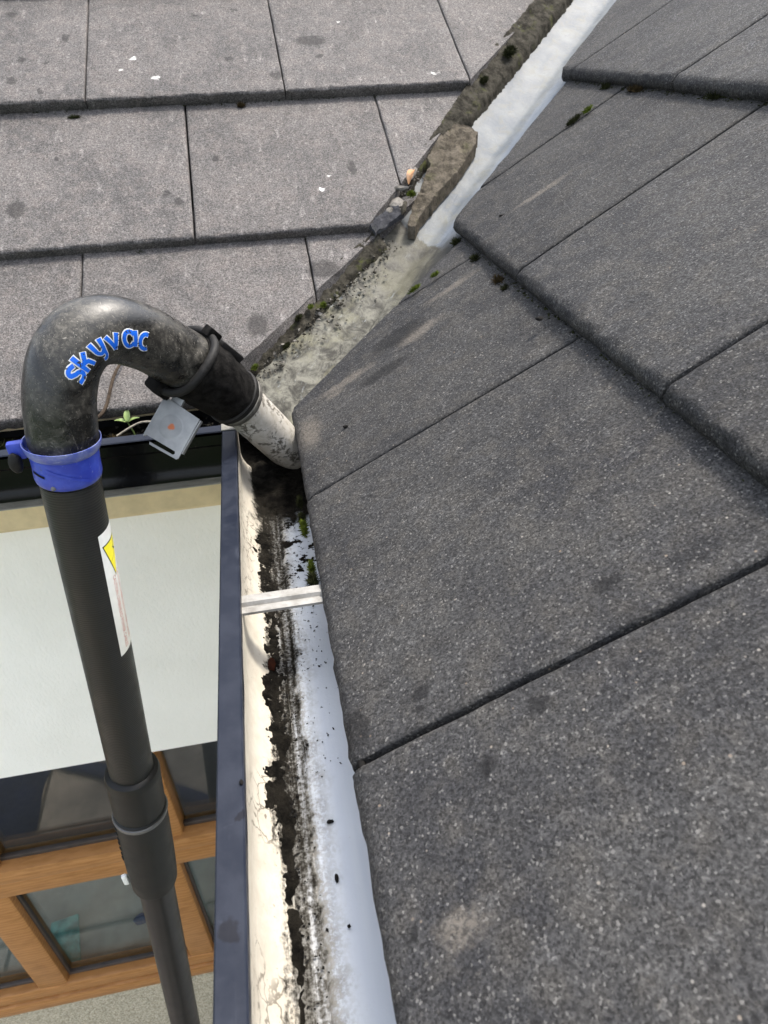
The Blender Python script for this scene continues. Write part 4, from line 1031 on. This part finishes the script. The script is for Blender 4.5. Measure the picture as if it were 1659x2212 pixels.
def stroke_layer(name, mat, width, r, h):
    V = []; F = []
    for ch in "skyvac":
        ls, lv, a0, a1, b0, b1, cx, cy = LPOS[ch]
        for st_ in LET[ch]:
            P = [Vector((q[0], q[1], 0)) for q in st_]; D = []
            for a, b in zip(P, P[1:]):
                k = max(1, int((b - a).length / 0.06)); D += [a.lerp(b, i / k) for i in range(k)]
            D.append(P[-1]); n = len(D); base = len(V); e = 0.35 * (width - 0.10)
            for i in range(n):
                t = (D[min(i + 1, n - 1)] - D[max(i - 1, 0)]).normalized(); nn = Vector((-t.y, t.x, 0))
                cp = D[i] + (t * -e if i == 0 else t * e if i == n - 1 else Vector((0, 0, 0)))
                for q in (-1, -0.33, 0.33, 1):
                    z = cp + nn * (width * q); zx = (z.x - cx) * h; zy = (z.y - cy) * h
                    V.append(goose_pt(ls + zx * a0 + zy * b0, lv + zx * a1 + zy * b1, r))
            for i in range(n - 1):
                for q in range(3): k = base + i * 4 + q; F.append((k, k + 1, k + 5, k + 4))
    return pp(from_data(name, V, F, mat, None, False))
stroke_layer("lettering_outline", M_LETWHITE, 0.158, GR + 0.00055, 0.0166)
stroke_layer("lettering", M_LETBLUE, 0.104, GR + 0.00080, 0.0166)
# rubber cuff, strap, end rings, nozzle
C0 = Vector((-0.1010, -0.0978, 0.1110)); C1 = Vector((-0.0595, -0.0643, 0.0490)); CD = (C1 - C0).normalized()
cp_ = [C0.lerp(C1, t) for t in (0, 0.03, 0.12, 0.3, 0.5, 0.7, 0.86, 0.93, 0.94, 1.0)]
pp(tube("rubber_cuff", [C0.lerp(C1, i / 30) for i in range(31)], [0.0300 + 0.0036 * math.sin(min(1, i / 5) * 1.57) - 0.0048 * (i / 30) ** 2 for i in range(31)], M_CUFF, None, 48, True, 0.0022, 60.0))
pp(hollow("cuff_ring", [C0.lerp(C1, t) for t in (0.86, 0.88, 0.94, 0.96)], [0.0302, 0.0315, 0.0310, 0.0298], [0.0285] * 4, M_STRAP, None, 48))
pp(hollow("cuff_ring", [C0.lerp(C1, t) for t in (0.965, 0.98, 1.04, 1.06)], [0.0290, 0.0300, 0.0296, 0.0285], [0.024] * 4, M_CUFFRING, None, 48))
# retaining loop round the front of the cuff, sagging off it at the bottom
t_, u_, w_ = frames([C0, C1])[0]
lp = []
for i in range(33):
    a = R(-100 + 330 * i / 32); d = u_ * math.cos(a) + w_ * math.sin(a)
    sag = max(0, -d.z) ; lp.append(C0 + CD * (0.002 + 0.003 * math.sin(3 * a)) + d * (0.0335 + 0.004 * sag) - CD * 0.010 * sag)
pp(tube("retaining_loop", lp, 0.0042, M_STRAP, None, 14))
bm = bmesh.new(); box(bm, -.010, .010, -.005, .005, -.016, .016, 0.0025)
for v in bm.verts: v.co += Vector((1, 1, 1)) * 0.0012 * fbm(v.co, 120.0, 2)
o = from_bm("cuff_flap", bm, M_STRAP); upv = (Vector((0.1, -0.1, 1)) - CD * CD.dot(Vector((0.1, -0.1, 1)))).normalized()
Mw = Matrix((CD.cross(upv), upv, CD)).transposed().to_4x4(); Mw.translation = C0.lerp(C1, 0.42) + upv * 0.0335 + CD.cross(upv) * -0.004; o.matrix_world = Mw; pp(o)
bm = bmesh.new(); box(bm, -.011, .011, -.008, .006, -.010, .010, 0.003); o = from_bm("loop_anchor", bm, M_CUFF); Mw = Mw.copy(); Mw.translation = C0 - upv * 0.034 - CD * 0.004; o.matrix_world = Mw; pp(o)
bm = bmesh.new(); box(bm, -.006, .006, -.005, .005, -.008, .008, 0.0015); o = from_bm("loop_anchor", bm, M_CUFF); Mw = Mw.copy(); Mw.translation = C0 + CD * 0.006 + upv * 0.036 ; o.matrix_world = Mw; pp(o)
N0 = C0.lerp(C1, 0.95); N1 = Vector((-0.0150, -0.0300, -0.0330)); N2 = Vector((-0.004, -0.022, -0.047))
pp(tube("nozzle", [N0, N0.lerp(N1, 0.25), N0.lerp(N1, 0.5), N0.lerp(N1, 0.75), N1, N2], [0.0245, 0.0245, 0.0243, 0.0240, 0.0232, 0.0215], M_NOZ, None, 40))

# bent metal plate hanging from the cuff
PC = [Vector(v) for v in ((-0.1243, -0.1078, 0.0794), (-0.0926, -0.1240, 0.0637), (-0.1534, -0.1256, 0.0472), (-0.1214, -0.1442, 0.0283))]
pcx = (PC[1] - PC[0] + PC[3] - PC[2]); PWd = pcx.length / 2; ex = pcx.normalized(); py_ = (PC[0] - PC[2] + PC[1] - PC[3]); ey = (py_ - ex * py_.dot(ex)); PHt = ey.length / 2; ey.normalize(); ez = ex.cross(ey)
pc = sum(PC, Vector()) / 4; hw, hh = PWd / 2, PHt / 2
bm = bmesh.new()
def fillq(pts, z0=0.0):
    return bm.faces.new([bm.verts.new((x, y, z0)) for x, y in pts])
ol = [(-hw, hh), (hw * 0.97, hh * 0.86), (hw, -hh * 0.92), (hw * 0.92, -hh), (-hw * 0.55, -hh), (-hw * 0.62, -hh * 0.90), (hw * 0.68, -hh * 0.90), (hw * 0.74, -hh * 0.82), (hw * 0.68, -hh * 0.74), (-hw * 0.62, -hh * 0.72), (-hw * 0.92, -hh * 0.72), (-hw, -hh * 0.82)]
fillq(ol)
r_ = bmesh.ops.extrude_face_region(bm, geom=bm.faces[:]); bmesh.ops.translate(bm, verts=[v for v in r_["geom"] if isinstance(v, bmesh.types.BMVert)], vec=(0, 0, -0.0014))
box(bm, -hw - 0.0012, -hw - 0.00005, -hh * 0.80, hh * 0.98, -0.0075, -0.0002, 0.0004); box(bm, hw + 0.00005, hw + 0.0012, -hh * 0.7, hh * 0.84, -0.0075, -0.0002, 0.0004)
box(bm, -hw * 0.75, -hw * 0.15, hh * 0.80, hh + 0.018, -0.007, -0.0016, 0.001)
o = from_bm("mounting_plate", bm, M_PLATE, None, True, 30)
Mw = Matrix((ex, ey, ez)).transposed().to_4x4(); Mw.translation = pc; o.matrix_world = Mw; pp(o); o["label"] = "bent galvanised plate with a rust spot"

# ------------------------------------------------------------------ small things
sdl = tag(empty("seedling", (-0.190, 0.022, -0.028)), "tiny green seedling sprouting from the soil of the back gutter", "plant")
SI = Matrix.Translation((-0.190, 0.022, -0.028)).inverted()
top = Vector((-0.1945, 0.020, -0.003))
tube("stem", [Vector((0, 0, 0)), (top - Vector((-0.19, 0.022, -0.028))) * 0.5 + Vector((.001, 0, 0)), top - Vector((-0.19, 0.022, -0.028))], [0.0011, 0.001, 0.0008], M_SEED, sdl, 8)
for az, tilt_, L in ((85, -50, 0.017), (170, -12, 0.0155), (12, -14, 0.0145), (250, -30, 0.008)):
    o = leaf_mesh("leaf", L, L * 0.26, M_SEED, 0.25, sdl)
    o.matrix_basis = Matrix.Translation(top - Vector((-0.19, 0.022, -0.028))) @ Matrix.Rotation(R(az), 4, 'Z') @ Matrix.Rotation(R(tilt_), 4, 'Y')
tw = [(-0.2365, 0.012, 0.004), (-0.218, 0.028, 0.013), (-0.2050, 0.060, 0.040), (-0.1915, 0.0905, 0.0545), (-0.1925, 0.1005, 0.061), (-0.197, 0.118, 0.071)]
o = tube("twig", catmull(tw, 40), [0.0022 - 0.0010 * i / 40 for i in range(41)], M_TWIG, None, 8, True, 0.0006, 200.0); tag(o, "thin bent brown twig leaning from the back gutter onto the pale tiles", "twig")
o = tube("twig", catmull([(-0.2035, -0.010, -0.004), (-0.190, -0.004, 0.001), (-0.1755, 0.000, 0.005), (-0.160, -0.006, 0.007)], 16), [0.0013] * 17, M_STRAW, None, 6, True, 0.0004, 300.0); tag(o, "short pale dry stalk lying on the back gutter lip below the seedling", "twig")

MOSS = [((-0.347, 0.010, -0.020), (.030, .018, .010), M_MOSSD, "large dark green moss cushion in the back gutter at the left edge"),
        ((-0.300, 0.005, -0.020), (.022, .015, .009), M_MOSS, "green moss cushion in the back gutter just left of the blue clamp"),
        ((-0.205, 0.000, -0.020), (.018, .010, .008), M_MOSSB, "olive brown moss cushion in the back gutter below the seedling"),
        ((-0.150, 0.015, -0.022), (.020, .010, .008), M_MOSSD, "dark moss cushion in the back gutter behind the metal plate"),
        ((-0.0095, -0.2072, -0.027), (.0025, .016, .006), M_MOSS, "green moss tuft under the eave tile nearest the gutter corner"),
        ((-0.0095, -0.1600, -0.027), (.0025, .010, .006), M_MOSSD, "dark moss tuft under the eave by the first tile joint"),
        ((-0.0100, -0.1900, -0.028), (.0025, .012, .006), M_MOSSD, "thin dark moss line under the eave below the first tile joint"),
        ((-0.0090, -0.3020, -0.017), (.0040, .015, .007), M_MOSSD, "dark green moss tuft at the inner end of the metal strap"),
        ((-0.0085, -0.2720, -0.024), (.0025, .010, .006), M_MOSS, "bright moss tuft under the eave just above the metal strap")]
for i, (c, r, m_, lb) in enumerate(MOSS): tag(moss("moss_clump", c, r, m_, 160, i), lb, "moss", "moss clumps")
VM = [((0.033, 0.084, -0.016), (.006, .004, .003), M_MOSS, "yellow green moss tuft at the bottom tip of the crumbling mortar"),
      ((0.150, 0.074, -0.012), (.005, .004, .003), M_MOSS, "moss tuft on the lower mortar below the cut tile joint"),
      ((0.166, 0.064, -0.014), (.005, .0045, .004), M_MOSS, "brightest round moss tuft in the middle of the lower mortar"),
      ((0.085, 0.070, -0.017), (.008, .004, .003), M_MOSSD, "dark moss tuft low on the crumbling mortar above the nozzle"),
      ((0.127, 0.078, -0.013), (.008, .004, .003), M_MOSSD, "dark moss tuft tucked under the pale tile edge beside the lower mortar"),
      ((0.790, 0.075, -0.004), (.015, .011, .007), M_MOSSD, "round olive moss ball on the upper mortar strip"),
      ((0.395, 0.052, 0.000), (.006, .008, .004), M_MOSS, "moss tuft on the loose slab beside the dead leaf"),
      ((0.700, 0.080, -0.006), (.011, .007, .004), M_MOSSD, "dark moss tuft on the upper mortar strip below the moss ball")]
for i, ((u, w, h), r, m_, lb) in enumerate(VM):
    o = moss("moss_clump", (0, 0, 0), r, m_, 110, 40 + i); o.matrix_world = Matrix.Translation(trough(u, w, h)) @ VMW.to_3x3().to_4x4(); tag(o, lb, "moss", "moss clumps")
EM = [((.2450, .1733, .1310), (.006, .016, .006), M_MOSSD, "dark moss tuft at the valley end of the right middle course edge"), ((.2440, .0850, .1310), (.006, .014, .006), M_MOSSD, "dark moss tuft under the right middle course above the mossy joint"),
      ((.2430, -.0050, .1300), (.006, .015, .006), M_MOSSB, "reddish brown moss tuft under the right middle course edge"), ((.2420, -.0330, .1290), (.005, .010, .005), M_MOSSD, "small dark moss tuft just below the reddish brown moss tuft"),
      ((.4990, .3156, .2900), (.006, .016, .006), M_MOSSD, "dark moss tuft under the top right course near the valley"), ((.5000, .2300, .2905), (.006, .024, .006), M_MOSSB, "brown moss tuft under the top right course at its middle"),
      ((.5030, .0554, .2925), (.006, .016, .006), M_MOSSD, "dark moss tuft under the top right course near the picture edge"),
      ((-.0125, .5100, .2800), (.007, .005, .005), M_MOSSB, "brown moss tuft hanging under the top left course edge"), ((-.1752, .2580, .1290), (.010, .004, .004), M_MOSSD, "dark moss tuft under the left middle course edge above the pole head"),
      ((-.2618, .5040, .2750), (.012, .004, .004), M_MOSSD, "dark moss tuft under the top left course edge by the left joint")]
for i, (c, r, m_, lb) in enumerate(EM): tag(moss("moss_clump", c, r, m_, 110, 70 + i), lb, "moss", "moss clumps")
JM = [((.432, .2615, .2590), (.018, .003, .004), M_MOSSD, "dark moss strip in the right upper tile joint"), ((.450, .2620, .2700), (.010, .0028, .004), M_MOSS, "bright moss strip in the right upper tile joint"),
      ((.170, .0990, .0990), (.012, .0026, .003), M_MOSS, "bright moss strip in the joint below the right middle course"), ((.196, .0970, .1150), (.008, .0026, .003), M_MOSS, "short bright moss strip in the joint nearer the right middle course")]
for i, (c, r, m_, lb) in enumerate(JM):
    o = moss("moss_clump", c, r, m_, 90, 90 + i); o.rotation_euler = (0, -TR, 0); tag(o, lb, "moss", "moss clumps")
CR = [((.2325, -.1538, .1390), (.004, .003, .002), "brown crumb on the tile below the right middle course"), ((.290, .1174, .1740), (.009, .003, .002), "dark crumb streak on the tile beside the white valley"),
      ((-.0213, -.4851, -.0675), (.0022, .0013, .0012), "upper dark crumb on the white gutter floor"), ((-.0219, -.5228, -.0675), (.0013, .0030, .0014), "lower elongated dark crumb on the white gutter floor"),
      ((-.0185, -.5520, -.0675), (.0011, .0011, .0010), "smallest dark crumb on the white gutter floor near the camera"), ((-.0690, -.4950, .0060), (.0012, .0018, .0010), "dark crumb on the inner edge of the gutter lip"),
      ((.0020, -.4890, -.0035), (.003, .006, .003), "ragged dark crumb at the eave end of the nearest tile joint"), ((.0480, -.110, .027), (.003, .002, .0015), "small dark crumb on the eave tile by the corner"),
      ((-.0530, -.3400, -.0648), (.0045, .008, .0022), "rusty brown leaf stuck in the gutter sludge below the strap")]
for i, (c, r, lb) in enumerate(CR):
    o = blob("dirt_crumb" if i != 8 else "leaf_scrap", c, r, M_CRUMB if i != 8 else M_RUSTLEAF, None, 0.7, 2.2, 2, i * 2.3); tag(o, lb, "crumb" if i != 8 else "leaf")

rn = random.Random(21); sp_ = []
for i in range(420):
    u = rn.uniform(0.02, 0.33); wc = 0.088 - 0.115 * u if u < 0.25 else 0.062; w = wc - abs(rn.gauss(0, 0.016)) + 0.004
    sp_.append((trough(u, w, -0.0225 + rn.uniform(-0.001, 0.003)), rn.uniform(0.0006, 0.0026) * (1 if rn.random() < .8 else 1.7)))
crumbs("mortar_grit", sp_[:300], M_MORTAR, "dark mortar grit scattered along the stained lower valley", "grit", 1)
crumbs("mortar_grit", sp_[300:] + [(trough(rn.uniform(0.335, 0.45), rn.uniform(0.055, 0.078), -0.006 + rn.uniform(-.004, .004)), rn.uniform(0.0006, 0.0022)) for _ in range(130)], M_RUBBLE, "pale mortar grit around the dead leaf and lower valley", "grit", 2)
crumbs("gutter_grit", [((rn.gauss(-0.046, 0.006), rn.uniform(-0.66, -0.14), -0.0685), rn.uniform(0.0004, 0.0013)) for _ in range(500)] + [((rn.uniform(-0.045, -0.006), rn.uniform(-0.45, -0.19), -0.0682), rn.uniform(0.0003, 0.0011)) for _ in range(170)], M_CRUMB, "black grit specks along the right gutter floor", "grit", 3)
crumbs("gutter_grit", [((rn.uniform(-0.36, -0.08), LY + rn.uniform(0.018, 0.10), -0.027 + rn.uniform(-0.004, 0.006)), rn.uniform(0.0008, 0.0035)) for _ in range(420)], M_MORTAR, "lumpy dark debris on the soil of the back gutter", "grit", 4)
ed_ = []
for i in range(260):
    y = rn.uniform(-0.62, 0.2); ed_.append((SR.p(y, 0.2862 - abs(rn.gauss(0, 0.003)), -0.0165), rn.uniform(0.0005, 0.0019)))
for i in range(160):
    y = rn.uniform(-0.1, 0.44); ed_.append((SR.p(y, 0.583 - abs(rn.gauss(0, 0.003)), -0.0165), rn.uniform(0.0005, 0.0022)))
crumbs("tile_grit", ed_, M_MOSSD, "dark grit lodged under the course edges of the dark right slope", "grit", 5)
ed_ = []
for i in range(420):
    n_ = rn.choice((0.2963, 0.594)); x = rn.uniform(-0.42, 0.13 if n_ < 0.4 else 0.34); ed_.append((SB.p(x, n_ - abs(rn.gauss(0, 0.0022)), -0.0170), rn.uniform(0.0005, 0.0020)))
crumbs("tile_grit", ed_, M_MOSSD, "dark grit lodged under the course edges of the pale back slope", "grit", 6)

# sub-parts: hang the small pieces of the pole from the part that carries them
bpy.context.view_layer.update()
def kids(root, *names): return [c for c in root.children if c.name.split(".")[0] in names]
def hang(child, part):
    mw = child.matrix_world.copy(); pw = part.matrix_world.copy()
    child.parent = part; child.matrix_parent_inverse = Matrix.Identity(4); child.matrix_basis = pw.inverted() @ mw
def one(n): return kids(pole, n)[0]
for part, names in (("gooseneck", ("lettering", "lettering_outline")), ("clamp_collar", ("clamp_rim", "clamp_ear", "clamp_knob", "clamp_slot", "clamp_rib", "clamp_rivet")),
                    ("joint_sleeve", ("sleeve_ring", "raised_mark", "locking_pin")), ("rubber_cuff", ("cuff_ring", "retaining_loop", "cuff_flap", "loop_anchor")),
                    ("warning_label", ("warning_triangle", "warning_bolt", "warning_text"))):
    p_ = one(part)
    for c_ in kids(pole, *names): hang(c_, p_)
